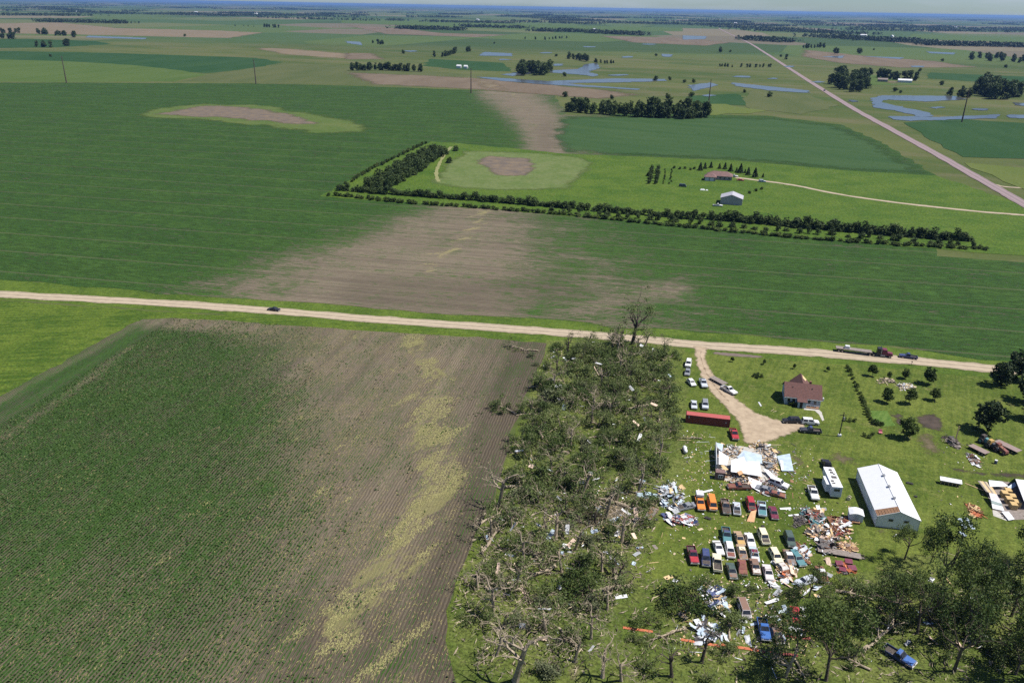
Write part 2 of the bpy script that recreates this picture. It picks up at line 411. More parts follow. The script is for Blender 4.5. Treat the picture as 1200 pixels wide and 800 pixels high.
def rough_edge(pts, step, amp, rng):
    """walk a closed world outline, add points every step and jitter them"""
    out = []
    n = len(pts)
    for i in range(n):
        a, b = Vector(pts[i][:2]), Vector(pts[(i + 1) % n][:2])
        L = (b - a).length; k = max(1, int(L / step)); d = (b - a) / max(L, 1e-6); q = Vector((-d.y, d.x))
        for j in range(k):
            p = a + (b - a) * (j / k)
            o = rng.gauss(0, 1) * amp if (j or k == 1) else rng.gauss(0, 0.4) * amp
            out.append((p.x + q.x * o, p.y + q.y * o))
    return out
def sheet(name, poly, mat, z, amp=0.0, step=None, px=True, cells=None, masks=None, label=None, soft=0.0):
    pts = [P(*p, z) for p in poly] if px else [Vector((p[0], p[1], z)) for p in poly]
    if amp:
        pts = [Vector((x, y, z)) for x, y in rough_edge(pts, step or amp * 6, amp, rngG)]
    bm = bmesh.new()
    f = bm.faces.new([bm.verts.new((p.x, p.y, z)) for p in pts])
    bm.normal_update()
    if f.normal.z < 0: bmesh.ops.reverse_faces(bm, faces=[f])
    if not cells:
        bmesh.ops.triangulate(bm, faces=list(bm.faces))
    else:
        bmesh.ops.triangulate(bm, faces=list(bm.faces))
        xs = [p.x for p in pts]; ys = [p.y for p in pts]
        for ax, lo, hi in ((0, min(xs), max(xs)), (1, min(ys), max(ys))):
            t = lo + cells
            while t < hi:
                co = Vector((t, 0, 0)) if ax == 0 else Vector((0, t, 0)); no = Vector((1, 0, 0)) if ax == 0 else Vector((0, 1, 0))
                bmesh.ops.bisect_plane(bm, geom=list(bm.verts) + list(bm.edges) + list(bm.faces), plane_co=co, plane_no=no)
                t += cells
    me = bpy.data.meshes.new(name); bm.to_mesh(me); bm.free()
    me.materials.append(mat)
    if soft:
        loop = [(p.x, p.y) for p in pts]; loop.append(loop[0])
        masks = {'edge': lambda X, Y, co: pdist(co[:, 0], co[:, 1], loop) / soft}
    if masks:
        co = np.zeros(len(me.vertices) * 3, np.float32); me.vertices.foreach_get('co', co); co = co.reshape(-1, 3)
        X, Y = to_px(co)
        for k, fn in masks.items():
            a = me.attributes.new(k, 'FLOAT', 'POINT'); a.data.foreach_set('value', np.clip(fn(X, Y, co), 0, 1).astype(np.float32))
    o = link(bpy.data.objects.new(name, me)); tag(o, kind='structure')
    return o
def ss(x, a, b):
    t = np.clip((x - a) / (b - a), 0, 1); return t * t * (3 - 2 * t)
def pdist(X, Y, line, sx=1.0, sy=1.0):
    d = np.full(X.shape, 1e9)
    for (x0, y0), (x1, y1) in zip(line[:-1], line[1:]):
        ax, ay, bx, by = x0 * sx, y0 * sy, x1 * sx, y1 * sy
        vx, vy = bx - ax, by - ay
        t = np.clip(((X * sx - ax) * vx + (Y * sy - ay) * vy) / (vx * vx + vy * vy + 1e-9), 0, 1)
        d = np.minimum(d, np.hypot(X * sx - ax - t * vx, Y * sy - ay - t * vy))
    return d

# middle field, north of the gravel road, with the tornado's bare swath
def f2_bare(X, Y, co):
    l = np.interp(Y, [100, 150, 185, 240, 270, 300, 335, 390], [596, 604, 606, 500, 430, 330, 250, 190])
    r = np.interp(Y, [100, 150, 185, 240, 270, 300, 335, 390], [636, 650, 646, 640, 690, 740, 790, 830])
    wl = np.interp(Y, [100, 185, 240, 390], [38, 42, 80, 150]); wr = np.interp(Y, [100, 185, 240, 390], [45, 45, 120, 170])
    b = ss(X, l - wl, l + wl) * (1 - ss(X, r - wr, r + wr))
    b = b * np.interp(Y, [100, 190, 260, 330, 380], [0.85, 0.8, 0.82, 0.85, 0.82])
    b = b * ss(Y, 186, 200)
    far_ = 0.92 * (1 - ss(pdist(X, Y, [(588, 104), (606, 118), (626, 134), (640, 155), (644, 180)], 1.0, 1.5), 6, 52)) * (1 - ss(Y, 186, 200))
    b = np.maximum(b, far_)
    right = ss(X, 560, 640) * ss(Y, 240, 270)
    b = b * (1 - 0.36 * right)
    b = np.maximum(b, 0.62 * (1 - ss(pdist(X, Y, [(690, 357), (740, 348), (780, 340)], 0.35, 1), 2, 26)))
    b = np.maximum(b, 0.45 * ss(X, 640, 660) * (1 - ss(X, 690, 740)) * (1 - ss(Y, 180, 195)))
    b = np.maximum(b, 0.02)
    return b
def f2_straw(X, Y, co):
    s = 0.95 * (1 - ss(pdist(X, Y, [(572, 250), (548, 268), (540, 280), (515, 300), (498, 320)]), 2, 15))
    s = np.maximum(s, 0.75 * (1 - ss(pdist(X, Y, [(592, 105), (620, 125), (612, 130), (630, 150)]), 1, 9)))
    return np.maximum(s, 0.35 * (1 - ss(pdist(X, Y, [(560, 255), (480, 310), (330, 330)]), 10, 45)))
def f2_dark(X, Y, co):
    return 0.5 * (1 - ss(pdist(X, Y, [(430, 345), (560, 350), (640, 340)], 0.5, 1), 8, 30)) + 0.35 * (1 - ss(pdist(X, Y, [(640, 150), (640, 170)]), 5, 15))
F2 = [(-60, 97), (100, 97), (300, 98), (420, 101), (560, 106), (650, 112), (665, 135), (760, 133), (900, 136), (985, 146), (1040, 170), (1098, 207), (1098, 300),
      (1230, 310), (1260, 425), (1150, 423), (1090, 412), (980, 402), (850, 391), (760, 385), (650, 375), (440, 362), (320, 352), (165, 341), (0, 327), (-60, 323)]
sheet('bean_field_beyond_road', F2, M['f2'], 0.06, 1.2, 9, cells=11, masks={'bare': f2_bare, 'straw': f2_straw, 'dark': f2_dark})

sheet('bean_field_east', [(655, 136), (760, 136), (900, 138), (985, 147), (1040, 171), (1098, 206), (990, 200), (860, 188), (760, 184), (650, 179), (640, 160)],
      plain_field('pale_bean_crop', (0.026, 0.060, 0.018), (0.038, 0.072, 0.024), 0.05, (0.2, 1, 1), 0.3, 0.5, soft=0.12), 0.085, 2, 12, cells=8, soft=22)
# near field, south of the gravel road
ROW = [(-140, 545), (0, 464), (80, 420), (150, 381), (168, 374), (200, 372), (300, 378), (420, 387), (520, 393), (600, 399), (640, 402), (634, 425), (615, 465), (600, 505), (590, 545),
       (572, 595), (552, 640), (534, 680), (524, 715), (522, 750), (530, 785), (550, 850), (560, 960), (-500, 960)]
def f1_bare(X, Y, co):
    bx = np.interp(Y, [370, 420, 470, 600, 700, 800], [270, 300, 320, 310, 260, 190])
    ww = np.interp(Y, [370, 500, 800], [90, 120, 230])
    b = ss(X, bx - ww, bx + ww) * 0.86
    edge = pdist(X, Y, [(-140, 545), (0, 464), (165, 374)])
    b = np.maximum(b, 0.55 * (1 - ss(edge, 2, 16)))
    b = np.maximum(b, 0.72 * (1 - ss(Y - np.interp(X, [150, 640], [372, 402]), 5, 22)))
    for ln, k, wd in (([(155, 405), (70, 470), (0, 515)], 0.5, 8), ([(60, 800), (140, 700), (240, 610), (300, 560)], 0.45, 12), ([(0, 760), (120, 660)], 0.42, 20)):
        b = np.maximum(b, k * (1 - ss(pdist(X, Y, ln), 1, wd)))
    b = np.maximum(b, 0.18 + 0.22 * ss(Y, 560, 800))
    return b
def f1_straw(X, Y, co):
    band = [(478, 388), (486, 405), (500, 425), (522, 450), (512, 480), (505, 505), (505, 530), (520, 560), (505, 590), (490, 620), (470, 650), (430, 690), (400, 740)]
    s = 1.15 * (1 - ss(pdist(X, Y, band[:5]), 3, 24))
    s = np.maximum(s, 1.05 * (1 - ss(pdist(X, Y, band[4:]), 6, 56)))
    s = np.maximum(s, 0.70 * (1 - ss(pdist(X, Y, [(480, 740), (440, 810)]), 10, 70)))
    s = s * (1 - ss(X - np.interp(Y, [400, 480, 560, 640, 720], [545, 535, 548, 530, 505]), -10, 22))
    return np.maximum(s, 0.22 * ss(X, 260, 380) * (1 - ss(X, 470, 540)))
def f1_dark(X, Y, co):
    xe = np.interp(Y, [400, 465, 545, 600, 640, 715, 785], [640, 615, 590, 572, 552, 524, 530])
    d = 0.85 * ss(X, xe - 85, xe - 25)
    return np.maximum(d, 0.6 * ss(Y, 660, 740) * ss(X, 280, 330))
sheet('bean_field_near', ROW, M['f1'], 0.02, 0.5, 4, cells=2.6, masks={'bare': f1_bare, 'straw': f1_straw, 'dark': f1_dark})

# real plants standing in the rows of the near field, and flattened stalks between them
def crop_rows():
    r = np.random.default_rng(8)
    poly = [tuple(P(*p)[:2]) for p in ROW]
    xs = np.arange(-175, 45, 0.76)
    pts = []
    for x in xs:
        y = np.arange(72, 262, 0.42); pts.append(np.stack([np.full(len(y), x) + r.normal(0, .09, len(y)), y + r.uniform(-.2, .2, len(y))], 1))
    p = np.concatenate(pts)
    inside = np.zeros(len(p), bool); n = len(poly)
    for i in range(n):
        (x0, y0), (x1, y1) = poly[i], poly[(i + 1) % n]
        c = (y0 > p[:, 1]) != (y1 > p[:, 1]); inside ^= c & (p[:, 0] < (x1 - x0) * (p[:, 1] - y0) / (y1 - y0 + 1e-9) + x0)
    co = np.concatenate([p, np.zeros((len(p), 1))], 1); X, Y = to_px(co)
    ok = inside & (X > -15) & (X < 660) & (Y < 815)
    p, X, Y, co = p[ok], X[ok], Y[ok], co[ok]
    bare = np.clip(f1_bare(X, Y, co), 0, 1); st = np.clip(f1_straw(X, Y, co), 0, 1)
    patch = 0.5 + 0.5 * np.sin(p[:, 0] * .23 + 2 * np.sin(p[:, 1] * .11)) * np.sin(p[:, 1] * .17 + 1.3 * np.sin(p[:, 0] * .31))
    grow_ = r.random(len(p)) < np.clip(1.05 - 1.25 * bare + 0.25 * (patch - .5), 0.006, 1)
    def quads(q, size, tilt, zc, along):
        m = len(q); a = r.normal(0, .5, m) if along else r.uniform(0, 2 * math.pi, m)
        t = np.stack([np.sin(a), np.cos(a), r.normal(0, tilt, m)], 1); b = np.stack([np.cos(a), -np.sin(a), r.normal(0, tilt, m)], 1)
        s_ = size * r.uniform(.6, 1.4, m)[:, None]; c = np.concatenate([q, np.zeros((m, 1))], 1); c[:, 2] = zc * r.uniform(.7, 1.4, m)
        asp = .16 if along else .62
        v = np.stack([c + t * s_, c + b * s_ * asp, c - t * s_, c - b * s_ * asp], 1).reshape(-1, 3); v[:, 2] = np.maximum(v[:, 2], .035)
        return v
    g = p[grow_]
    v = np.concatenate([quads(g, .25, .5, .20, False), quads(g + r.normal(0, .09, g.shape), .21, .8, .17, False)])
    o = link(bpy.data.objects.new('bean_plants', mesh_np('bean_plants', v, np.arange(len(v)).reshape(-1, 4), [M['crop_leaf']]))); tag(o, 'low green bean plants growing in rows on the near field', 'crop', kind='stuff')
    def vn(x, y, sc_, seed):
        q = np.random.default_rng(seed).random((64, 64)); x, y = x / sc_ + 500, y / sc_ + 500
        i, j = np.floor(x).astype(int), np.floor(y).astype(int); u, w_ = x - i, y - j; u = u * u * (3 - 2 * u); w_ = w_ * w_ * (3 - 2 * w_)
        a = q[i % 64, j % 64]; b = q[(i + 1) % 64, j % 64]; c = q[i % 64, (j + 1) % 64]; d = q[(i + 1) % 64, (j + 1) % 64]
        return (a * (1 - u) + b * u) * (1 - w_) + (c * (1 - u) + d * u) * w_
    ca, sa = math.cos(.44), math.sin(.44); rx_, ry_ = p[:, 0] * ca - p[:, 1] * sa, p[:, 0] * sa + p[:, 1] * ca
    cl = .58 * vn(rx_, ry_ * .30, 3.6, 1) + .27 * vn(rx_, ry_ * .35, 1.4, 2) + .15 * vn(p[:, 0], p[:, 1] * .3, .8, 3)
    thick = p[np.clip((cl - (.85 - .36 * st)) * 14, 0, 1) > r.random(len(p))]
    thick = np.repeat(thick, 4, axis=0) + r.normal(0, .26, (len(thick) * 4, 2))
    v = quads(thick, .30, .12, .08, True)
    o = link(bpy.data.objects.new('washed_up_straw', mesh_np('washed_up_straw', v, np.arange(len(v)).reshape(-1, 4), [M['straw']]))); tag(o, 'yellow drifts of washed up straw across the bare rows of the near field', 'straw', kind='stuff')
    pr = np.clip(.10 + .60 * bare * (1 - ss(X, 480, 570)) + .8 * st, 0, .95) * (X < 600) * np.clip(.25 + 2.2 * (cl - .35), 0, 1)
    f_ = p[r.random(len(p)) < pr]
    v = quads(f_ + r.normal(0, .12, f_.shape), .40, .10, .07, True)
    o = link(bpy.data.objects.new('flattened_stalks', mesh_np('flattened_stalks', v, np.arange(len(v)).reshape(-1, 4), [M['stalk']]))); tag(o, 'pale yellow flattened stalks lying along the rows of the near field', 'crop residue', kind='stuff')
M['crop_leaf'] = foliage_mat('bean_leaves', (0.020, 0.054, 0.008), (0.056, 0.098, 0.020), 0.2)
M['straw'] = pm('fresh_straw', (0.31, 0.29, 0.12), (0.21, 0.20, 0.08), 1.4, .9)
M['stalk'] = pm('dry_stalks', (0.25, 0.215, 0.088), (0.14, 0.112, 0.055), 1.2, .9)
crop_rows()
# grass sheets
sheet('hay_meadow', [(-160, 331), (0, 352), (170, 364), (300, 372), (440, 381), (640, 396), (645, 405), (520, 394), (300, 380), (168, 375), (0, 466), (-140, 548), (-420, 640)], M['hay'], 0.010, 0.5, 5)
sheet('road_verge', [(-160, 312), (0, 326), (165, 340), (320, 351), (440, 361), (650, 374), (850, 390), (980, 401), (1090, 411), (1180, 423), (1260, 430), (1260, 452), (1165, 444), (1060, 432), (810, 413), (640, 398), (440, 382), (165, 362), (-160, 340)], M['ditch'], 0.014, 0.5, 5)
sheet('farm_lawn', [(640, 398), (810, 410), (1060, 430), (1165, 440), (1330, 452), (1500, 560), (1700, 960), (540, 960), (522, 750), (524, 715), (552, 640), (590, 548), (634, 425)], M['lawn'], 0.012, 0.4, 4)
sheet('rough_ground', [(640, 400), (700, 396), (802, 408), (803, 470), (806, 540), (790, 575), (770, 600), (762, 640), (745, 680), (600, 690), (552, 655), (585, 560), (618, 470)], M['rough'], 0.018, 0.8, 4)
sheet('rough_ground', [(552, 655), (600, 690), (745, 680), (800, 670), (930, 690), (1000, 670), (1070, 650), (1260, 650), (1400, 960), (540, 960), (524, 780), (526, 715)], M['rough'], 0.016, 0.8, 4)

# farmstead inset in the middle field
M['stead'] = grass_mat('farmstead_grass', (0.038, 0.080, 0.008), (0.068, 0.108, 0.013), (0.100, 0.120, 0.030), 0.5, 1.5, 0.4, 0.9)
M['scrub'] = plain_field('wet_pasture', (0.076, 0.112, 0.030), (0.108, 0.132, 0.050), 0.06, (1, 1, 1), soft=0.12)
sheet('farmstead_grass', [(375, 230), (440, 196), (505, 166), (530, 167), (660, 180), (760, 184), (860, 188), (990, 200), (1098, 206), (1200, 240), (1260, 258), (1260, 305), (1160, 297), (1000, 283), (800, 264), (600, 247), (480, 238)], M['stead'], 0.12, 1.0, 8)
sheet('wet_meadow', [(500, 215), (515, 193), (540, 176), (600, 177), (680, 184), (700, 190), (670, 222), (600, 224), (540, 222)], M['scrub'], 0.17, 2, 10, cells=4, soft=10)
M['mud'] = plain_field('mud', (0.150, 0.115, 0.078), (0.095, 0.080, 0.070), 0.12, (1, 1, 1), soft=0.25)
sheet('mud_patch', [(552, 188), (575, 182), (600, 184), (628, 185), (632, 197), (618, 206), (590, 207), (568, 200)], M['mud'], 0.21, 2.5, 6, cells=3, soft=7)
# wet oval in the far field
M['oval'] = plain_field('drowned_crop', (0.056, 0.092, 0.020), (0.084, 0.108, 0.032), 0.03, (1, 1, 1), soft=0.08)
sheet('drowned_crop_ring', [(152, 135), (180, 126), (240, 121), (310, 123), (370, 132), (420, 142), (447, 150), (430, 156), (370, 158), (320, 151), (240, 142), (180, 139)], M['oval'], 0.11, 4, 12, cells=7, soft=16)
sheet('dried_mud_patch', [(172, 134), (205, 129), (230, 124), (270, 124), (320, 128), (355, 136), (383, 145), (340, 146), (280, 140), (220, 137)], M['mud'], 0.16, 4, 12, cells=6, soft=12)

def ribbon(name, pts, width, mat, z, px=True, taper=None):
    c = [P(*p, z) for p in pts] if px else [Vector((*p, z)) for p in pts]
    # Catmull-Rom for an even run
    q = []
    for i in range(len(c) - 1):
        p0, p1, p2, p3 = c[max(i - 1, 0)], c[i], c[i + 1], c[min(i + 2, len(c) - 1)]
        for t in np.linspace(0, 1, 8, endpoint=False):
            q.append(0.5 * ((2 * p1) + (p2 - p0) * t + (2 * p0 - 5 * p1 + 4 * p2 - p3) * t * t + (3 * p1 - p0 - 3 * p2 + p3) * t ** 3))
    q.append(c[-1])
    v = []; f = []; ac = []
    K = [-1, -0.8, -0.4, 0, 0.4, 0.8, 1]
    for i, p in enumerate(q):
        d = (q[min(i + 1, len(q) - 1)] - q[max(i - 1, 0)]).normalized(); s_ = Vector((d.y, -d.x, 0))
        for k in K:
            jit = rngG.gauss(0, 0.32) if abs(k) == 1 else 0
            v.append(tuple(p + s_ * (k * width / 2 + jit))); ac.append(k)
        if i:
            for j in range(len(K) - 1):
                a = (i - 1) * len(K) + j; f.append((a, a + 1, a + len(K) + 1, a + len(K)))
    for i in range(len(v)): v[i] = (v[i][0], v[i][1], z)
    me = bpy.data.meshes.new(name); me.from_pydata(v, [], f); me.materials.append(mat)
    a = me.attributes.new('across', 'FLOAT', 'POINT'); a.data.foreach_set('value', ac)
    o = link(bpy.data.objects.new(name, me)); tag(o, kind='structure')
    me.update()
    if me.polygons[0].normal.z < 0: me.flip_normals()
    return o
ribbon('gravel_road', [(-120, 336), (0, 344.5), (165, 353.5), (320, 364), (440, 374), (550, 381.5), (650, 389), (740, 396), (820, 404), (900, 409), (980, 415), (1090, 424.5), (1165, 432), (1260, 441)], 7.2, M['gravel'], 0.10)
ribbon('highway', [(1300, 295), (1200, 238.5), (1160, 216), (1100, 182), (1040, 149), (1000, 127), (960, 102.5), (920, 77), (895, 61), (875, 49), (850, 37.5), (842, 33)], 9.0, M['asphalt'], 0.30)
ribbon('farm_track', [(862, 208), (890, 211.5), (930, 217), (980, 227), (1040, 236), (1100, 243), (1160, 249), (1225, 254)], 4.2, M['gravel'], 0.20)
ribbon('field_path', [(529, 172), (520, 182), (515, 192), (511, 203), (514, 213)], 2.6, plain_field('path_dirt', (0.20, 0.20, 0.09), (0.15, 0.16, 0.07)), 0.24)
ribbon('side_track', [(1165, 216), (1180, 219), (1230, 222)], 4.0, M['gravel'], 0.20)
M['drive'] = plain_field('driveway_gravel', (0.37, 0.295, 0.21), (0.27, 0.21, 0.148), 0.4, (1, 1, 1), fine=2.0, soft=1.3)
M['path'] = pm('concrete', (0.42, 0.40, 0.36), (0.33, 0.31, 0.28), 1.2, 0.9)
sheet('driveway', [(811, 404), (812.5, 416), (820, 440), (831, 458), (845, 473), (857, 486), (866, 497), (868, 510), (872, 521), (890, 522), (905, 517), (930, 507), (945, 501), (944, 491), (925, 492.5), (905, 489.5), (885, 482), (868, 469.5), (850, 454), (836, 437), (828, 419), (831, 407)], M['drive'], 0.104, 0.18, 1.2, cells=.7, soft=1.3)
M['wheel'] = plain_field('wheel_track', (0.215, 0.155, 0.105), (0.17, 0.125, 0.085), 0.5, (1, 1, 1), fine=2.0, soft=1.3)
sheet('wheel_track', [(820.5, 410), (819, 417), (826, 437), (838, 455), (853, 471), (855, 470), (840, 453), (828.5, 436), (822, 417), (823, 411)], M['wheel'], 0.109, 0.10, 1.0, cells=.4, soft=.9)
sheet('roadside_puddle', [(833, 413.3), (838, 411.4), (850, 412.2), (870, 414), (890, 416.2), (897, 418.2), (890, 419.6), (868, 418.6), (848, 416.8), (836, 415)], plain_field('brown_puddle', (0.155, 0.120, 0.105), (0.13, 0.10, 0.09), 0.3, (1, 1, 1), soft=1.0), 0.034, 0.12, 1.2, cells=.8, soft=1.2)
sheet('concrete_walk', [(942, 477.5), (958, 478), (963, 483), (966, 492), (963.5, 493), (959.5, 485), (955, 481), (942, 479.8)], M['path'], 0.045, 0.05, 1.0)
M['dirt'] = plain_field('bare_dirt', (0.130, 0.104, 0.066), (0.09, 0.078, 0.044), 0.25, (1, 1, 1), fine=1.6, soft=1.0)
M['soil'] = plain_field('wet_soil', (0.075, 0.058, 0.048), (0.045, 0.036, 0.030), 0.35, (1, 1, 1), fine=1.6, soft=1.0)
sheet('muddy_track', [(1105, 545), (1130, 550), (1160, 553), (1200, 553), (1300, 560), (1300, 570), (1200, 562), (1155, 558.5), (1120, 553)], M['soil'], 0.03, 0.35, 1.5, cells=.8, soft=2.2)
sheet('garden_soil', [(1041, 484), (1058, 483), (1062, 496), (1053, 499)], M['soil'], 0.03, 0.3, 1.5, cells=.8, soft=1.8)
sheet('garden_soil', [(1069, 487), (1096, 484), (1106, 494), (1108, 506), (1090, 504), (1076, 501)], M['soil'], 0.034, 0.4, 1.5, cells=.8, soft=2.2)
sheet('vegetable_bed', [(1017, 481), (1040, 481), (1050, 499), (1028, 499)], plain_field('vegetable_rows', (0.05, 0.10, 0.018), (0.10, 0.155, 0.035), 0.9, (1, 0.2, 1), 0.4, 2.0), 0.032, 0.2, 1.5)
for i, pl in enumerate([[(925, 532), (940, 530), (946, 538), (945, 548), (934, 553), (926, 548)], [(966, 531), (985, 528), (1003, 536), (1008, 543), (985, 545), (972, 541)], [(1026, 617), (1062, 621), (1066, 630), (1030, 629)], [(1068, 508), (1090, 505), (1110, 530), (1085, 535)],
                        [(660, 590), (720, 580), (745, 600), (735, 615), (690, 622), (655, 612)], [(700, 680), (745, 676), (748, 690), (715, 697)]]):
    sheet('bare_dirt_patch', pl, M['dirt'], 0.028, 0.5, 1.2, cells=.6, soft=4.0)

# far fields and ponds (outlines in photograph pixels, laid on the ground plane)
FC = {'deep': plain_field('deep_green_crop', (0.016, 0.048, 0.013), (0.026, 0.060, 0.018)),
      'light': plain_field('light_green_crop', (0.050, 0.085, 0.018), (0.065, 0.098, 0.026)),
      'olive': plain_field('olive_pasture', (0.056, 0.074, 0.024), (0.078, 0.088, 0.034)),
      'tan': plain_field('tan_stubble', (0.165, 0.125, 0.085), (0.130, 0.108, 0.068), soft=0.05),
      'brown': plain_field('scoured_soil', (0.105, 0.080, 0.056), (0.135, 0.106, 0.074), soft=0.06),
      'yel': plain_field('yellow_grass', (0.074, 0.100, 0.022), (0.092, 0.112, 0.030))}
far = [('deep', (0, 60), (120, 62), (300, 68), (332, 73), (300, 80), (240, 86), (100, 73), (0, 70), (-80, 70), (-80, 60)),
       ('light', (-80, 70), (0, 70), (80, 72), (160, 77), (215, 83), (242, 88), (205, 95.5), (100, 96.5), (-80, 96)),
       ('olive', (245, 88), (330, 74), (430, 78), (560, 88), (600, 93), (560, 104), (420, 100), (300, 97), (210, 95.5)),
       ('tan', (-80, 25), (0, 27.5), (70, 26.5), (140, 33), (260, 36), (312, 38.5), (270, 45), (220, 44), (100, 41), (-80, 38)),
       ('tan', (290, 56), (340, 57), (400, 62), (445, 67), (420, 70), (330, 64)),
       ('deep', (-80, 46), (40, 46), (110, 48), (130, 52), (60, 56), (-80, 57)),
       ('brown', (400, 84), (470, 87), (560, 91), (650, 99), (720, 106), (760, 112), (700, 117), (640, 112), (560, 106), (430, 99)),
       ('tan', (545, 92), (585, 96), (602, 106), (585, 110), (560, 102)),
       ('deep', (505, 69), (590, 74), (600, 84), (540, 82), (495, 77)),
       ('brown', (400, 62), (440, 62), (455, 70), (400, 70)),
       ('brown', (400, 29), (470, 33), (520, 39), (600, 41), (560, 44), (450, 40)),
       ('brown', (700, 42), (790, 44), (860, 50), (830, 54), (740, 50)),
       ('light', (400, 21), (520, 25), (640, 29), (800, 33), (800, 37), (600, 35), (400, 27)),
       ('light', (1070, 40), (1200, 44), (1260, 46), (1260, 54), (1160, 49), (1060, 45)),
       ('brown', (940, 58), (1010, 65), (1100, 72), (1150, 79), (1060, 80), (980, 74), (935, 66)),
       ('deep', (1090, 85), (1150, 88), (1260, 92), (1260, 100), (1160, 97), (1085, 92)),
       ('deep', (840, 111), (860, 110), (885, 118), (880, 124), (800, 120), (810, 112)),
       ('olive', (880, 106), (950, 112), (985, 124), (940, 134), (880, 128), (870, 116)),
       ('deep', (1060, 144), (1130, 140), (1260, 148), (1260, 196), (1200, 186), (1130, 184), (1085, 160)),
       ('yel', (1130, 190), (1200, 196), (1260, 202), (1260, 232), (1200, 222)),
       ('yel', (670, 120), (850, 122), (900, 130), (840, 135), (690, 132)),
       ('light', (1000, 84), (1060, 94), (1080, 100), (1000, 100)),
       ('tan', (1030, 92), (1062, 96), (1058, 100), (1034, 97))]
for i, (k, *pl) in enumerate(far):
    sheet('far_field', pl, FC[k], 0.02 + 0.012 * i, 3, 22, **(dict(cells=14, soft=24) if k in ('brown', 'tan') else {}))
waters = [[(557, 90), (587, 91.5), (640, 95), (687, 100), (750, 104), (747, 105.5), (687, 102), (633, 98.5), (587, 95)],
          [(643, 95), (720, 92), (780, 92.7), (781, 95), (720, 96.7), (647, 97.7)],
          [(587, 87.3), (617, 84), (677, 81), (687, 75.3), (700, 74), (703, 80), (690, 84), (700, 87.3), (697, 90), (677, 87.3), (640, 85), (600, 89.3)],
          [(567, 61), (600, 62.7), (600, 66), (560, 65.3)], [(405, 48.3), (423, 49.3), (425, 53.3), (407, 50.7)],
          [(857, 96.7), (883, 99.3), (947, 106), (950, 109.3), (900, 106), (863, 101)], [(805, 100), (833, 96.7), (842, 100), (813, 106.7)],
          [(1020, 115), (1033, 111.7), (1120, 112.7), (1133, 116.7), (1083, 119.3), (1040, 116.7), (1033, 120), (1087, 131.7), (1093, 136.7), (1080, 137.3), (1047, 129.3), (1023, 126)],
          [(1043, 136), (1100, 137.3), (1173, 134), (1170, 138.3), (1120, 140), (1067, 141.7), (1047, 140)],
          [(963, 66.7), (990, 65.3), (987, 68.3)], [(800, 41.7), (828, 42.7), (827, 46), (800, 46.7)], [(1187, 120), (1215, 121.7), (1215, 125), (1188, 123.3)],
          [(103, 42), (173, 44.7), (170, 46.3), (100, 44)], [(1010, 66), (1060, 67.5), (1055, 69.5)], [(648, 75), (660, 75), (659, 77), (650, 77.5)], [(775, 63), (788, 64), (786, 67), (776, 66.5)], [(1085, 60.5), (1120, 62), (1118, 64), (1090, 62.5)],
          [(1180, 134), (1215, 135), (1215, 139), (1182, 138)]]
for cx, cy_, w_, h_ in [(735, 67, 9, 1.0), (640, 62, 8, .8), (690, 55, 10, .8), (870, 90, 12, 1.2), (905, 92, 8, 1.0), (760, 52, 9, .7), (1000, 118, 8, 1.4), (960, 96, 9, 1.2), (1150, 128, 12, 1.6), (1098, 126, 8, 1.4), (590, 70, 8, .8), (480, 60, 9, .8), (725, 88, 12, 1.0), (830, 112, 10, 1.2), (1075, 78, 12, .9), (925, 78, 8, .9)]:
    waters.append([(cx + w_ * math.cos(a) * rngG.uniform(.6, 1.2), cy_ + h_ * math.sin(a) * rngG.uniform(.6, 1.2)) for a in np.linspace(0, 2 * math.pi, 9)[:-1]])
for i, pl in enumerate(waters):
    sheet('pond', pl, M['water'], 0.36 + 0.004 * i, 1.8, 9, cells=9, soft=8)

# ------------------------------------------------------------------ trees: prototypes
def leaf_mesh(name, centres, per, spread, size, mat, seed, up=0.55):
    r = np.random.default_rng(seed)
    c = np.repeat(np.asarray(centres, float), per, axis=0)
    n = len(c)
    p = c + r.normal(0, 1, (n, 3)) * np.array((spread, spread, spread * 0.75))
    nr = r.normal(0, 1, (n, 3)); nr[:, 2] += up * 2; nr /= np.linalg.norm(nr, axis=1)[:, None]
    t = np.cross(nr, r.normal(0, 1, (n, 3))); t /= np.linalg.norm(t, axis=1)[:, None] + 1e-9
    b = np.cross(nr, t)
    s = size * r.uniform(0.6, 1.35, n)[:, None]
    p[:, 2] = np.maximum(p[:, 2], 0.08)
    v = np.stack([p + t * s, p + b * s * 0.62, p - t * s, p - b * s * 0.62], 1).reshape(-1, 3)
    return mesh_np(name, v, np.arange(n * 4).reshape(-1, 4), [mat])

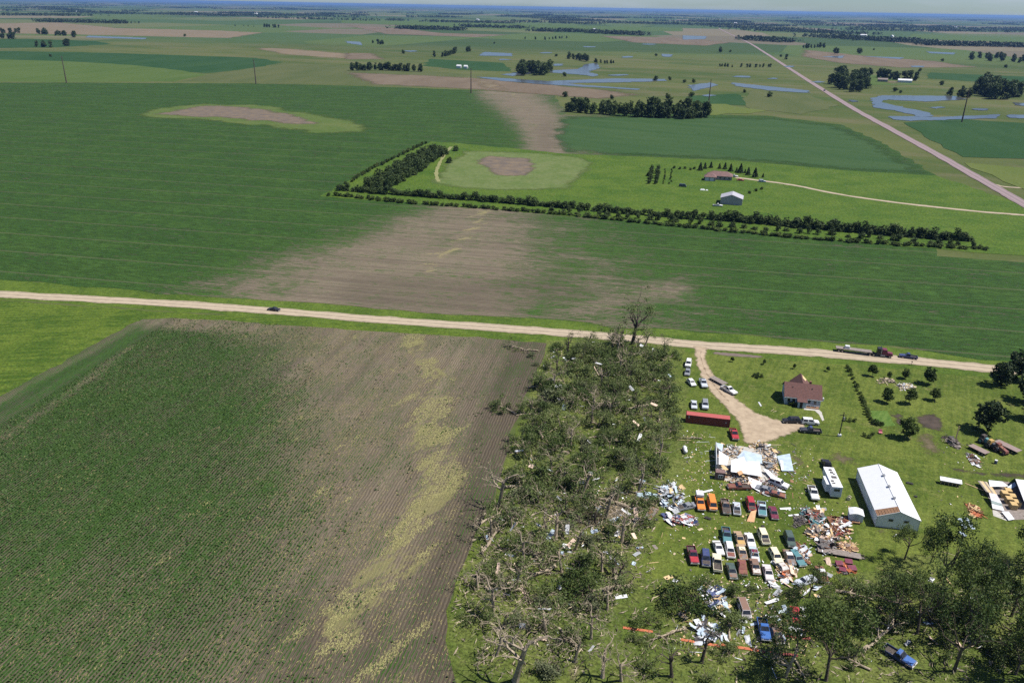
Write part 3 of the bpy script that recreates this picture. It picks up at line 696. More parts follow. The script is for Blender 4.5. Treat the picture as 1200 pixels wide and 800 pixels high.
def grow(mb, p, d, L, r, depth, rng, tips, wander=0.22, kids=(2, 3), spread=0.75, up=0.15, short=0.68, sides=6, stub=0.0):
    k = 4 if depth > 0 else 3
    pts = [p.copy()]; dirs = [d.copy()]
    q = p.copy(); dd = d.copy()
    for i in range(k):
        dd = (dd + Vector((rng.gauss(0, wander), rng.gauss(0, wander), rng.gauss(0, wander) + up * 0.3))).normalized()
        q = q + dd * L / k; pts.append(q.copy()); dirs.append(dd.copy())
    r1 = r * (0.62 if depth > 0 else 0.35)
    mb.tube(pts, [r + (r1 - r) * i / k for i in range(k + 1)], max(3, sides), cap=True)
    if depth <= 0:
        tips.append(tuple(pts[-1])); tips.append(tuple(pts[-2])); return
    n = rng.randint(*kids)
    for i in range(n):
        if rng.random() < stub: continue
        j = k if i == 0 else rng.choice([2, 3, 4][:k - 1] if k > 2 else [k])
        a = rng.uniform(0, 2 * math.pi)
        base = dirs[j]
        u = base.cross(Vector((0.3, 0.5, 0.81))).normalized(); v = base.cross(u)
        nd = (base + (u * math.cos(a) + v * math.sin(a)) * spread * rng.uniform(0.6, 1.3) + Vector((0, 0, up))).normalized()
        grow(mb, pts[j], nd, L * short * rng.uniform(0.75, 1.2), max(r1 * rng.uniform(0.6, 0.85), 0.025), depth - 1, rng, tips, wander, kids, spread, up, short, max(3, sides - 1), stub)

def live_tree(seed, H, mat, leafy=1.0, bark='bark', depth=3, per=34, spread=0.95, leaf=0.34, nl=(4, 6), trunk=0.33):
    rng = random.Random(seed); mb = MB(); tips = []
    th = H * rng.uniform(0.28, 0.40); r = H * 0.021
    lean = Vector((rng.gauss(0, 0.07), rng.gauss(0, 0.07), 1)).normalized()
    top = lean * th
    mb.tube([Vector((0, 0, -0.2)), lean * th * 0.3, lean * th * 0.7, top], [r * 1.35, r * 1.05, r * 0.95, r * 0.85], 7)
    n = rng.randint(*nl)
    for i in range(n):
        a = 2 * math.pi * (i + rng.uniform(-0.3, 0.3)) / n
        el = rng.uniform(0.55, 1.6)
        d = Vector((math.cos(a), math.sin(a), el)).normalized()
        grow(mb, top * rng.uniform(0.72, 1.0), d, H * rng.uniform(0.22, 0.36), r * rng.uniform(0.45, 0.7), depth, rng, tips, 0.2, (2, 3), 0.7, 0.14)
    tips = [t for t in tips if rng.random() < leafy]
    me = mb.mesh('trunk', M[bark])
    cr = leaf_mesh('crown', tips, per, spread, leaf, M[mat], seed) if tips and per else None
    return me, cr

def snag(seed, H, leafy=0.0, bark='deadwood', mat='leaf_torn', depth=3, nl=(3, 5)):
    rng = random.Random(seed); mb = MB(); tips = []
    th = H * rng.uniform(0.35, 0.6); r = H * 0.030
    lean = Vector((rng.gauss(0, 0.13), rng.gauss(0, 0.13), 1)).normalized()
    top = lean * th
    mb.tube([Vector((0, 0, -0.2)), lean * th * 0.15, lean * th * 0.6, top, top + Vector((rng.gauss(0, .2), rng.gauss(0, .2), 0.7))], [r * 1.5, r * 1.1, r * 0.9, r * 0.8, r * 0.15], 7)
    n = rng.randint(*nl)
    for i in range(n):
        a = 2 * math.pi * (i + rng.uniform(-0.35, 0.35)) / n
        d = Vector((math.cos(a), math.sin(a), rng.uniform(0.3, 1.5))).normalized()
        grow(mb, top * rng.uniform(0.55, 1.0), d, H * rng.uniform(0.2, 0.34), r * rng.uniform(0.4, 0.65), depth, rng, tips, 0.30, (2, 3), 0.9, 0.1, 0.68, 5, 0.14)
    tips = [t for t in tips if rng.random() < leafy]
    return mb.mesh('trunk', M[bark]), (leaf_mesh('crown', tips, 16, 0.55, 0.26, M[mat], seed) if tips else None)

def brush(seed, H, rad, leafy=0.8, mat='leaf_torn', bark='deadwood', per=30):
    rng = random.Random(seed); mb = MB(); tips = []
    for i in range(rng.randint(5, 8)):
        a = rng.uniform(0, 6.28); el = rng.uniform(0.25, 1.4)
        d = Vector((math.cos(a), math.sin(a), el)).normalized()
        grow(mb, Vector((rng.gauss(0, rad * .22), rng.gauss(0, rad * .22), 0)), d, (H * 0.55 if el > 0.8 else rad * 0.6), rng.uniform(0.07, 0.15), 2, rng, tips, 0.25, (2, 3), 0.8, 0.05, 0.7, 4)
    tips = [t for t in tips if rng.random() < leafy and t[2] > 0]
    return mb.mesh('trunk', M[bark]), leaf_mesh('crown', tips, per, 0.52, 0.22, M[mat], seed, 0.4)

def fallen(seed, L, leafy, bark='deadwood', mat='leaf_torn'):
    rng = random.Random(seed); mb = MB(); tips = []
    r = L * 0.026
    z = r + 0.15
    pts = [Vector((0, -L * 0.5 + L * 0.75 * t, z + 0.25 * math.sin(3 * t) + rng.gauss(0, .05))) + Vector((rng.gauss(0, 0.2), 0, 0)) for t in (0, 0.3, 0.6, 1)]
    mb.tube(pts, [r * 1.3, r * 1.05, r * 0.85, r * 0.5], 7)
    # root plate / torn butt
    for i in range(5):
        a = rng.uniform(0, 6.28)
        mb.tube([pts[0], pts[0] + Vector((math.cos(a) * r * 2.2, -0.5, math.sin(a) * r * 1.6 + 0.1))], [r * 0.5, 0.03], 4)
    for i in range(7):
        p = pts[1].lerp(pts[3], rng.random())
        a = rng.uniform(-0.3, math.pi + 0.3)
        d = Vector((math.cos(a), rng.uniform(0.2, 1.2), max(0.05, math.sin(a) * 0.55))).normalized()
        grow(mb, p, d, L * rng.uniform(0.16, 0.3), r * rng.uniform(0.3, 0.55), 2, rng, tips, 0.25, (2, 3), 0.8, -0.02, 0.68, 4)
    for i, vv in enumerate(mb.v):
        if vv[2] < 0.03: mb.v[i] = (vv[0], vv[1], 0.03)
    tips = [t for t in tips if rng.random() < leafy]
    return mb.mesh('trunk', M[bark]), (leaf_mesh('crown', tips, 22, 0.55, 0.26, M[mat], seed, 0.5) if tips else None)

def cone_tree(seed, H, rad, mat='needle', n=420, leaf=0.26):
    r = np.random.default_rng(seed)
    mb = MB(); mb.tube([(0, 0, -0.1), (0, 0, H * 0.92)], [H * 0.03, 0.02], 5)
    t = r.uniform(0, 1, n) ** 1.3; a = r.uniform(0, 2 * math.pi, n)
    rr = rad * (1 - t) ** 0.85 * np.sqrt(r.uniform(0.25, 1, n)) * (1 + 0.18 * np.sin(t * 40))
    c = np.stack([rr * np.cos(a), rr * np.sin(a), 0.08 * H + t * H * 0.92], 1)
    return mb.mesh('trunk', M['bark']), leaf_mesh('crown', c, 2, 0.08, leaf, M[mat], seed, 0.2)
def lump_tree(seed, H, rad, mat, n=90, per=10, leaf=0.5, z0=0.2, lobes=6):
    """dense crown for middle-distance groves: uneven lobes around short limbs"""
    r = np.random.default_rng(seed); rng = random.Random(seed)
    mb = MB(); mb.tube([(0, 0, -0.2), (0, 0, H * 0.5)], [H * 0.022, H * 0.012], 5)
    lc = []
    for i in range(lobes):
        a = rng.uniform(0, 6.28); h = rng.uniform(z0 + 0.12, 0.85); k = rad * rng.uniform(0.2, 0.62) * (1.2 - h * 0.6)
        lc.append((math.cos(a) * k, math.sin(a) * k, h * H, rad * rng.uniform(0.38, 0.6)))
        mb.tube([(0, 0, H * 0.3), (math.cos(a) * k, math.sin(a) * k, h * H)], [H * 0.012, H * 0.004], 4)
    lc.append((0, 0, H * 0.80, rad * 0.5))
    pts = []
    for i in range(n):
        x, y, z, q = lc[i % len(lc)]
        d = r.normal(0, 1, 3); d /= np.linalg.norm(d)
        pts.append((x + d[0] * q, y + d[1] * q, max(H * z0 * 0.5, z + d[2] * q * 0.95)))
    return mb.mesh('trunk', M['bark']), leaf_mesh('crown', pts, per, leaf * 0.8, leaf, M[mat], seed, 0.35)

def zone(x, y):
    X, Y = to_px((x, y, 0.0))
    if Y < 425: return 'close to the gravel road'
    if Y > 700: return 'south of the white scraps'
    e = np.interp(Y, [400, 465, 545, 600, 640, 700], [640, 615, 590, 572, 552, 526])
    if X - e < 45: return 'along the ploughed field edge'
    if X > 755 and Y < 480: return 'beside the parked white cars'
    if X > 755 and Y < 560: return 'west of the red container'
    if X > 715 and Y > 560: return 'beside the grey wreckage heap'
    if Y > 620: return 'around the forked tan snag'
    if Y > 560: return 'by the bare dirt patch'
    return 'in the deep middle of the belt'
def plant(name, proto, loc, rz, s, label, cat, group, sz=None, parts=('trunk', 'crown')):
    if group and 'in the shelterbelt' in group:
        z_ = zone(loc[0], loc[1]); label = label.split(' in the ')[0].split(' inside the ')[0].split(' on the ')[0].split(' standing')[0] + ' ' + z_
        k_ = 'large ' if s > 0.92 else 'small ' if s < 0.7 else ''
        label = k_ + label; group = label + ' set'
    if label == 'young dark green tree in the planted windbreak row' or label == 'low green shrub in the outer windbreak row':
        X, Y = to_px((loc[0], loc[1], 0.0))
        st = 'in the slanting west block' if X < 540 and Y < 217 else 'west of the scar crossing' if X < 520 else 'where the scar crosses the windbreak' if X < 640 else 'west of the grey shed' if X < 835 else 'behind the grey shed' if X < 885 else 'east of the grey shed'
        label = ('low green windbreak shrub ' if 'shrub' in label else 'young dark green windbreak tree ') + st; group = label + ' set'
    o = thing(name, label, cat, loc, rz, group); o.scale = (s, s, sz or s)
    for nm, me in zip(parts, proto):
        if me is not None: mo(nm, me, o)
    return o
rngT = random.Random(11)
def turn(): return rngT.uniform(0, 6.283)
def inpoly(x, y, poly):
    c = False; n = len(poly)
    for i in range(n):
        x0, y0 = poly[i]; x1, y1 = poly[(i + 1) % n]
        if (y0 > y) != (y1 > y) and x < (x1 - x0) * (y - y0) / (y1 - y0 + 1e-9) + x0: c = not c
    return c
def scatter(poly, n, dmin, rng, tries=60):
    """n ground points inside a pixel outline, even in metres"""
    W = [P(*p) for p in poly]; xy = [(p.x, p.y) for p in W]
    x0, x1 = min(a for a, b in xy), max(a for a, b in xy); y0, y1 = min(b for a, b in xy), max(b for a, b in xy)
    out = []
    for _ in range(n * tries):
        if len(out) >= n: break
        x, y = rng.uniform(x0, x1), rng.uniform(y0, y1)
        if inpoly(x, y, xy) and (dmin <= 0 or all((x - a) ** 2 + (y - b) ** 2 > dmin * dmin for a, b in out)): out.append((x, y))
    return out

# ------------------------------------------------------------------ the wrecked shelterbelt
BR = [brush(100 + i, rngT.uniform(3.0, 5.5), rngT.uniform(2.2, 3.2), 0.40 + 0.10 * i, per=19) for i in range(5)]
BR2 = [brush(120 + i, rngT.uniform(2.0, 3.5), rngT.uniform(2.0, 3.0), 0.6, 'leaf_pale') for i in range(3)]
SN = [snag(140 + i, 10 + i, 0.0 if i % 2 else 0.12, depth=4, nl=(4, 6)) for i in range(6)]
SND = [snag(160 + i, 11 + i, 0.08, 'darkwood') for i in range(4)]
FA = [fallen(180 + i, 10 + i, 0.75 if i < 3 else 0.25) for i in range(6)]
TN = [live_tree(200 + i, 10 + i, 'leaf_torn', 0.34, 'deadwood', 3, 18, 0.6, 0.23) for i in range(4)]
PILE = [brush(220 + i, 2.4, 3.6, 0.10, 'leaf_torn', 'deadwood', 10) for i in range(4)]

north = [(645, 410), (700, 402), (784, 413), (785, 470), (786, 520), (778, 560), (740, 575), (640, 580), (595, 570), (612, 500), (625, 450)]
south = [(595, 570), (640, 580), (740, 575), (770, 585), (745, 640), (735, 680), (690, 790), (560, 800), (545, 700), (560, 650), (580, 600)]
LBR = ('leafy tree top torn down in the tangled shelterbelt', 'broken tree', 'torn leafy tree tops in the shelterbelt')
for x, y in scatter(north, 96, 4.0, rngT):
    plant('broken_tree', rngT.choice(BR if rngT.random() < 0.85 else BR2), (x, y, 0), turn(), rngT.uniform(0.6, 1.35), *LBR)
for x, y in scatter(south, 20, 5.0, rngT):
    plant('broken_tree', rngT.choice(BR if rngT.random() < 0.6 else BR2), (x, y, 0), turn(), rngT.uniform(0.5, 0.95), *LBR)
LTN = ('battered standing tree with thinned leaves inside the shelterbelt', 'tree', 'battered trees still standing in the shelterbelt')
for x, y in scatter([(690, 405), (786, 415), (786, 540), (740, 560), (640, 470), (655, 420)], 16, 6.5, rngT):
    plant('battered_tree', rngT.choice(TN), (x, y, 0), turn(), rngT.uniform(0.45, 0.72), *LTN)
LSN = ('bare broken trunk stripped of leaves standing in the shelterbelt', 'dead tree', 'stripped trunks in the shelterbelt')
for x, y in scatter(north, 26, 6.0, rngT):
    plant('stripped_tree', rngT.choice(SN + SND[:2]), (x, y, 0), turn(), rngT.uniform(0.55, 0.95), *LSN)
for x, y in scatter(south, 20, 6.5, rngT):
    plant('stripped_tree', rngT.choice(SN), (x, y, 0), turn(), rngT.uniform(0.6, 1.0), *LSN)
LFA = ('uprooted tree lying flat in the shelterbelt wreckage', 'fallen tree', 'uprooted trees in the shelterbelt')
for x, y in scatter(north, 14, 7, rngT) + scatter(south, 14, 6, rngT):
    plant('fallen_tree', rngT.choice(FA), (x, y, 0), turn(), rngT.uniform(0.6, 1.0), *LFA)
LPI = ('heap of bare snapped branches on the shelterbelt floor', 'branch pile', 'branch heaps in the shelterbelt')
for x, y in scatter(south, 46, 3.2, rngT) + scatter(north, 20, 6, rngT):
    plant('branch_pile', rngT.choice(PILE), (x, y, 0), turn(), rngT.uniform(0.6, 1.1), *LPI)

# trees the photograph singles out
big_snag = snag(301, 20, 0.22, 'darkwood', depth=4, nl=(6, 7))
plant('stripped_tree', big_snag, P(741, 403), 0.6, 1.0, 'tall dark stripped tree towering beside the gravel road', 'dead tree', None)
plant('stripped_tree', SND[3], P(729, 406), 1.2, 0.85, 'dark forked snag just west of the tall roadside tree', 'dead tree', None)
plant('stripped_tree', SN[4], P(756, 405), 4.0, 0.7, 'pale snag just east of the tall roadside tree', 'dead tree', None)
plant('battered_tree', TN[2], P(747, 407), 2.0, 0.75, 'battered leafy tree at the foot of the tall roadside tree', 'tree', None)
plant('stripped_tree', SND[1], P(716, 408), 2.2, 0.8, 'short dark snag leaning next to the tall stripped roadside tree', 'dead tree', None)
for i, (x, y, s, pr, rz, lb) in enumerate([
        (578, 722, 0.85, SN[3], 3.3, 'pale stripped tree leaning over the ploughed furrows'), (560, 690, 0.7, SN[1], 1.9, 'small pale snag at the narrow grass strip beside the furrows'), (640, 742, 0.8, SN[2], 5.4, 'pale many limbed snag south of the white scraps'),
        (604, 797, 1.15, SN[5], 0.4, 'pale stripped tree with forked limbs at the ploughed field corner'),
        (706, 793, 0.78, SN[3], 2.0, 'bare tree with two upright limbs on grass south of the brush'),
        (728, 797, 0.85, SN[1], 4.1, 'slanting bare tree beside a fallen trunk in rough grass'),
        (651, 633, 0.95, SN[4], 5.0, 'forked tan snag amid the scattered white scraps'),
        (724, 684, 0.80, SND[2], 1.0, 'dark bare tree standing alone on the lawn edge'),
        (697, 612, 0.72, SND[0], 3.0, 'dark snag on the bare dirt patch in the shelterbelt'),
        (600, 617, 0.70, SN[0], 2.6, 'thin stripped tree at the edge of the ploughed field'),
        (787, 792, 0.72, SND[3], 0.9, 'dark slender snag beside the long orange beam'),
        (822, 776, 0.85, SND[1], 2.9, 'dark snapped trunk near the crumpled white sheets'),
        (920, 793, 0.82, SN[2], 1.7, 'tall bare trunk by the blue wrecked car')]):
    plant('stripped_tree', pr, P(x, y), rz, s, lb, 'dead tree', None)
for i, (x, y, s, pr, rz, lb) in enumerate([(600, 407, 0.55, FA[4], 1.3, 'bare fallen branch lying at the field headland by the verge'),
                                           (618, 411, 0.5, FA[5], 1.7, 'small stripped trunk lying on the ploughed headland'),
                                           (592, 480, 0.75, FA[1], 1.0, 'leafy tree thrown out onto the ploughed field'),
                                           (612, 487, 0.6, FA[2], 2.0, 'second leafy tree thrown onto the field edge'),
                                           (808, 514, 0.45, FA[5], 1.75, 'thick pale log lying on the lawn by the red container')]):
    plant('fallen_tree', pr, P(x, y), rz, s, lb, 'fallen tree', None)
for (x, y, s) in ((622, 418, 0.8), (628, 428, 0.6)):
    plant('broken_tree', BR2[0], P(x, y), turn(), s * 0.7, 'pale flattened leafy limb at the ploughed field headland', 'broken tree', 'pale limbs on the headland')

# ------------------------------------------------------------------ trees of the lower right grove
LV = [live_tree(400 + i, 15 + i, 'leaf', 0.72, 'bark', 3, 28, 0.68, 0.25) for i in range(4)]
LD = [live_tree(420 + i, 14 + i, 'leaf', 0.36, 'bark', 3, 22, 0.6, 0.24) for i in range(3)]
DK = [brush(440 + i, 5.0, 3.4, 0.6, 'leaf', 'bark', 22) for i in range(3)]
spots = [(968, 797, 1.08, 0, 'leafy tree with a forked trunk beside the askew blue pickup'), (1118, 786, 1.05, 5, 'broken leafy tree with bare limbs by the askew blue pickup'),
         (1105, 690, 0.95, 1, 'leafy tree standing south of the white metal barn'), (1060, 655, 0.55, 2, 'small leafy tree at the corner of the white metal barn'),
         (1045, 728, 0.8, 6, None), (1075, 742, 0.8, 3, None), (1130, 742, 0.95, 0, None), (1155, 718, 0.85, 2, None),
         (1185, 722, 0.9, 5, None), (1200, 662, 0.85, 1, 'leafy tree below the collapsed shed'), (1178, 690, 0.6, 6, None), (1215, 752, 1.0, 3, None), (1190, 790, 0.8, 4, None), (1225, 800, 1.0, 0, None),
         (934, 762, 0.6, 5, None), (948, 700, 0.62, 4, 'leafy tree overhanging the row of wrecked cars'), (1140, 668, 0.5, 6, None), (1090, 660, 0.45, 5, None), (1128, 700, 0.6, 4, None)]
for (x, y, s, k, lb) in spots:
    pr = (LV + LD)[k]
    plant('grove_tree', pr, P(x, y), turn(), s * .82, lb or 'storm thinned leafy tree in the grove south of the barn', 'tree', None if lb else 'leafy trees of the south grove', sz=s * 1.12)
for (x, y, s) in [(800, 716, 1.2), (815, 708, 1.0), (785, 705, 0.8), (905, 722, 0.8), (920, 735, 0.8), (760, 728, 0.7), (665, 688, 1.0), (690, 700, 0.9), (680, 690, 0.8), (960, 735, 1.1), (985, 735, 1.0), (1000, 740, 0.9),
                  (1030, 720, 1.0), (1060, 705, 1.1), (1120, 725, 1.0), (1190, 745, 1.1), (900, 795, 0.6), (1185, 705, 0.9), (1150, 750, 1.0), (1090, 728, 1.0), (1165, 720, 1.0), (1205, 775, 1.0), (975, 720, 0.9), (1040, 700, 0.9)]:
    plant('thicket', rngT.choice(DK), P(x, y), turn(), s, 'dense leafy thicket among the wrecks and grove trees south of the yard', 'thicket', 'thickets south of the yard')
for (x, y, s) in [(830, 690, .7), (860, 700, .6), (850, 765, .6), (930, 700, .7), (970, 700, .6), (995, 690, .7), (1020, 690, .7), (1045, 690, .7), (760, 780, .7), (830, 795, .6), (740, 750, .5), (1070, 690, .8), (1110, 760, .7), (1095, 715, .8), (1150, 700, .7), (960, 680, .5), (865, 678, .4), (880, 690, .45)]:
    plant('blown_down_tree', rngT.choice(BR), P(x, y), turn(), s, 'leafy tree top blown down in the southern grove', 'broken tree', 'blown down tops in the south grove')
for (x, y, s) in [(1035, 745, .9), (1050, 716, .8), (1010, 700, .8), (905, 770, .6), (855, 735, .7), (780, 745, .6), (1140, 745, .9), (995, 775, .6), (1180, 770, .8), (940, 790, .5)]:
    plant('fallen_tree', rngT.choice(FA), P(x, y), turn(), s, 'uprooted tree lying in the southern grove', 'fallen tree', 'uprooted trees in the south grove')

# ------------------------------------------------------------------ yard and garden trees
YT = [lump_tree(500 + i, 5.0, 2.0, 'leaf', 130, 14, 0.24, 0.25) for i in range(3)]
DT = [lump_tree(510 + i, 9.0, 4.6, 'leaf_dark', 260, 16, 0.34, 0.12, 9) for i in range(3)]
for x, y, s, k, lb in [(1022, 441, .8, 0, 'small leafy tree near the garden hedge by the road'), (1042, 443, .45, 1, 'tiny sapling behind the log heap'), (1060, 444, .75, 2, 'slim leafy tree beside the log heap'),
                       (1088, 450, 1.15, 1, 'leaning leafy tree next to a broken bush'), (1039, 471, 1.0, 2, 'ragged leafy tree on the garden lawn'), (1065, 473, 1.0, 0, 'round leafy tree on the garden lawn'), (1095, 469, .85, 1, 'half stripped small tree on the garden lawn'), (1060, 513, 1.35, 2, 'leafy tree beside the dug garden bed')]:
    plant('garden_tree', YT[k], P(x, y), turn(), s, lb, 'tree', None)
for x, y, s, k, lb in [(1158, 506, 1.0, 0, 'large dark spreading tree behind the parked farm wagons'), (1171, 452, 0.85, 1, 'dark tree close to the gravel road at the farm edge'), (1196, 446, 1.1, 2, 'dark tree beside the gravel road with a broad crown'),
                       (1200, 470, 0.9, 0, 'dark low tree in front of the roadside trees'), (1212, 492, 0.9, 1, 'dark tree at the east edge of the lawn')]:
    plant('shade_tree', DT[k], P(x, y), turn(), s, lb, 'tree', None)
for x, y in [(858, 424), (895, 427), (931, 432), (970, 435)]:
    plant('sapling', YT[0], P(x, y), turn(), 0.36, 'newly planted sapling on the lawn below the gravel road', 'sapling', 'saplings along the front lawn')
BU = [lump_tree(530 + i, 1.3, 1.0, 'leaf', 60, 12, 0.12, 0.05) for i in range(2)]
hedge = [(993, 431), (997, 440), (1001, 449), (1005, 458), (1009, 466), (1012, 472), (1014, 479), (1017, 486), (1020, 492), (1024, 497), (1030, 498), (1036, 499)]
for i in range(len(hedge) - 1):
    for t in (0.0, 0.5):
        x = hedge[i][0] * (1 - t) + hedge[i + 1][0] * t; y = hedge[i][1] * (1 - t) + hedge[i + 1][1] * t
        plant('hedge_bush', BU[i % 2], P(x + rngT.gauss(0, .5), y), turn(), rngT.uniform(0.6, 1.05), 'low green bush in the hedge line beside the garden', 'bush', 'bushes of the garden hedge', parts=('stem', 'foliage'))
for x, y in [(884, 441), (888, 440), (892, 442), (888, 443)]:
    plant('flower_bed_bush', BU[0], P(x, y), turn(), 0.8, 'dark bush in the round flower bed on the front lawn', 'bush', 'bushes of the round flower bed', parts=('stem', 'foliage'))
for x, y in [(1013, 511), (1018, 513), (1022, 510), (990, 493), (996, 494), (1001, 494)]:
    plant('flower_bush', BU[1], P(x, y), turn(), 0.7, 'small bush growing beside the utility pole lawn', 'bush', 'small bushes by the utility pole', parts=('stem', 'foliage'))
for x, y in [(924, 473), (928, 475), (932, 476)]:
    plant('foundation_bush', BU[1], P(x, y), turn(), 0.9, 'green bush against the front wall of the house', 'bush', 'bushes against the house', parts=('stem', 'foliage'))

# ------------------------------------------------------------------ the young windbreak and the farmstead's trees
M['wb'] = foliage_mat('windbreak_leaves', (0.028, 0.052, 0.013), (0.068, 0.100, 0.027), 0.15)
WB = [lump_tree(600 + i, 3.6 + .35 * i, 2.2, 'wb', 120, 9, 0.28, 0.04) for i in range(6)]
WS = [lump_tree(620 + i, 2.2, 1.5, 'leaf', 60, 9, 0.26, 0.03) for i in range(3)]
def along(line, n, jit=0.6):
    pts = [P(*p) for p in line]; L = [0]
    for a, b in zip(pts[:-1], pts[1:]): L.append(L[-1] + (b - a).length)
    out = []
    for i in range(n):
        d = L[-1] * (i + 0.5) / n
        j = next(k for k in range(1, len(L)) if L[k] >= d)
        p = pts[j - 1].lerp(pts[j], (d - L[j - 1]) / (L[j] - L[j - 1]))
        out.append((p.x + rngT.gauss(0, jit), p.y + rngT.gauss(0, jit)))
    return out
LW = ('young dark green tree in the planted windbreak row', 'tree', 'trees of the planted windbreak')
LS = ('low green shrub in the outer windbreak row', 'shrub', 'shrubs of the outer windbreak row')
tall = [(397, 223), (500, 231), (600, 238.5), (700, 247.5), (800, 256), (850, 258.5), (950, 268), (1050, 276), (1140, 283)]
low = [(385, 229), (480, 238.5), (560, 244), (640, 250), (760, 262), (860, 272), (960, 281.5), (1060, 288), (1160, 293.5)]
for x, y in along(tall, 128): plant('windbreak_tree', rngT.choice(WB), (x, y, 0), turn(), rngT.uniform(0.95, 1.45), *LW, sz=rngT.uniform(.6, 1.1))
for x, y in along([(840, 257.5), (900, 263), (1000, 272), (1135, 283)], 34): plant('windbreak_tree', rngT.choice(WB), (x, y, 0), turn(), rngT.uniform(1.1, 1.6), *LW, sz=rngT.uniform(.9, 1.35))
for x, y in along([(640, 247), (760, 258), (900, 270), (1030, 281), (1150, 290)], 40, 1.2): plant('windbreak_tree', rngT.choice(WB), (x, y, 0), turn(), rngT.uniform(0.7, 1.1), *LW, sz=rngT.uniform(.4, .9))
for x, y in along(low, 120): plant('windbreak_shrub', rngT.choice(WS), (x, y, 0), turn(), rngT.uniform(0.9, 1.5), *LS, sz=rngT.uniform(.6, 1.05))
for k in range(4):
    a = [(428 + 8 * k, 222 + 0.6 * k), (474 + 5.5 * k, 197 + 1.0 * k), (505 + 6.0 * k, 179 + 0.5 * k)]
    for x, y in along(a, 25): plant('windbreak_tree', rngT.choice(WB), (x, y, 0), turn(), rngT.uniform(1.1, 1.6), *LW)
for x, y in along([(395, 223), (440, 197), (500, 168)], 34): plant('windbreak_shrub', rngT.choice(WS), (x, y, 0), turn(), rngT.uniform(0.8, 1.2), *LS)
for x, y in [(534, 177), (527, 191)]: plant('windbreak_tree', WB[0], P(x, y), turn(), 1.2, 'lone small tree beside the mown path', 'tree', 'lone trees by the mown path')
EV = [cone_tree(640 + i, 6.0, 2.0, 'needle', 420, 0.34) for i in range(2)]
for x, y, s in [(820.5, 200, 1.0), (826, 198, .8), (833, 197, .8), (843, 198, .7), (849.5, 198.5, .85), (856, 201, .95), (863, 202, .6), (867.5, 203, 1.15), (876.5, 205.5, .95), (884.5, 208, 1.15), (873, 203, .5), (894, 208, .5)]:
    plant('spruce_tree', rngT.choice(EV), P(x, y), turn(), s, 'small conical spruce beside the brown roofed farmhouse', 'spruce', 'spruces round the farmhouse', parts=('trunk', 'foliage'))
for k, (x0, n, s) in enumerate([(761.5, 7, 1.0), (769, 7, 1.0), (777.5, 8, .6), (785, 8, .6)]):
    for x, y in along([(x0 + 2.5, 197 if k < 2 else 198.5), (x0 - 0.5, 217)], n, 0.3):
        plant('orchard_tree', rngT.choice(WS if k > 1 else WB[:4]), (x, y, 0), turn(), s * rngT.uniform(.75, .95), 'small tree in the orchard rows west of the farmhouse', 'tree', 'orchard rows by the farmhouse')
for x, y in [(790.5, 197.5), (797, 198.5), (802, 198), (808.5, 199.5), (814, 198.5), (877.5, 227), (886, 224.5), (893, 222.5)]:
    plant('yard_shrub', WS[0], P(x, y), turn(), 0.8, 'small round shrub on the farmhouse lawn', 'shrub', 'shrubs on the farmhouse lawn')

# ------------------------------------------------------------------ groves beyond
GT = [lump_tree(700 + i, 16.0, 5.5, 'wb', 150, 8, 0.85, 0.0, 9) for i in range(5)]
GN = [lump_tree(710 + i, 17.0, 3.6, 'leaf', 90, 8, 0.7, 0.05, 7) for i in range(3)]
def grove(line, n, s, label, group, pr=GT, jit=2.0):
    for x, y in along(line, n, jit): plant('distant_tree', rngT.choice(pr), (x, y, 0), turn(), s * rngT.uniform(0.75, 1.2), label, 'tree', group)
def grove_area(poly, n, dmin, s, label, group, pr=GT):
    for x, y in scatter(poly, n, dmin, rngT): plant('distant_tree', rngT.choice(pr), (x, y, 0), turn(), s * rngT.uniform(0.75, 1.2), label, 'tree', group)
g = 'tree belt beside the torn swath'
grove([(664, 131), (700, 134), (745, 137), (800, 139), (832, 138)], 40, 0.82, 'dark tree in the belt beside the bare swath', g, GT + GN)
grove([(668, 129), (745, 134), (830, 134)], 20, 0.82, 'dark tree in the belt beside the bare swath', g, GT + GN)
grove([(760, 137), (830, 138)], 10, 1.15, 'dark tree in the belt beside the bare swath', g, GT)
grove([(415, 83), (450, 82.5), (495, 84.5)], 34, 0.8, 'tree in the thinned belt ending at the scoured field', 'thinned belt at the scoured field', GN + GT)
grove_area([(600, 88), (612, 82), (645, 83), (642, 88), (620, 90)], 22, 5, 1.15, 'tall dark tree clumped beside the stream', 'tree clump by the stream')
grove([(665, 69), (676, 70), (690, 73)], 9, 0.9, 'tree on the bank of the winding stream', 'trees on the stream bank')
grove([(696, 73), (708, 75), (720, 74)], 7, 0.5, 'tree on the bank of the winding stream', 'trees on the stream bank')
grove([(502, 67), (520, 67), (536, 62)], 9, 0.85, 'tree in the pasture row north of the scoured field', 'pasture row trees')
grove([(547, 61), (551, 60)], 3, 0.9, 'tree in the pasture row north of the scoured field', 'pasture row trees')
grove_area([(972, 100), (985, 90), (1000, 93), (1020, 100), (1026, 107), (1005, 109), (985, 106)], 34, 6.5, 1.3, 'large dark tree in the grove by the pinkish highway', 'grove by the highway')
grove([(1010, 90), (1030, 91), (1050, 94), (1076, 95)], 12, 1.0, 'tree sheltering the white farm building beyond the highway', 'trees behind the far white farm building')
grove_area([(1140, 110), (1155, 100), (1175, 104), (1195, 112), (1190, 118), (1165, 117)], 30, 7, 1.3, 'large dark tree in the grove behind the flooded stream', 'grove behind the flooded stream')
grove([(1113, 112), (1130, 114), (1141, 115)], 4, 0.8, 'tree on the flooded stream bank', 'trees on the flooded bank')
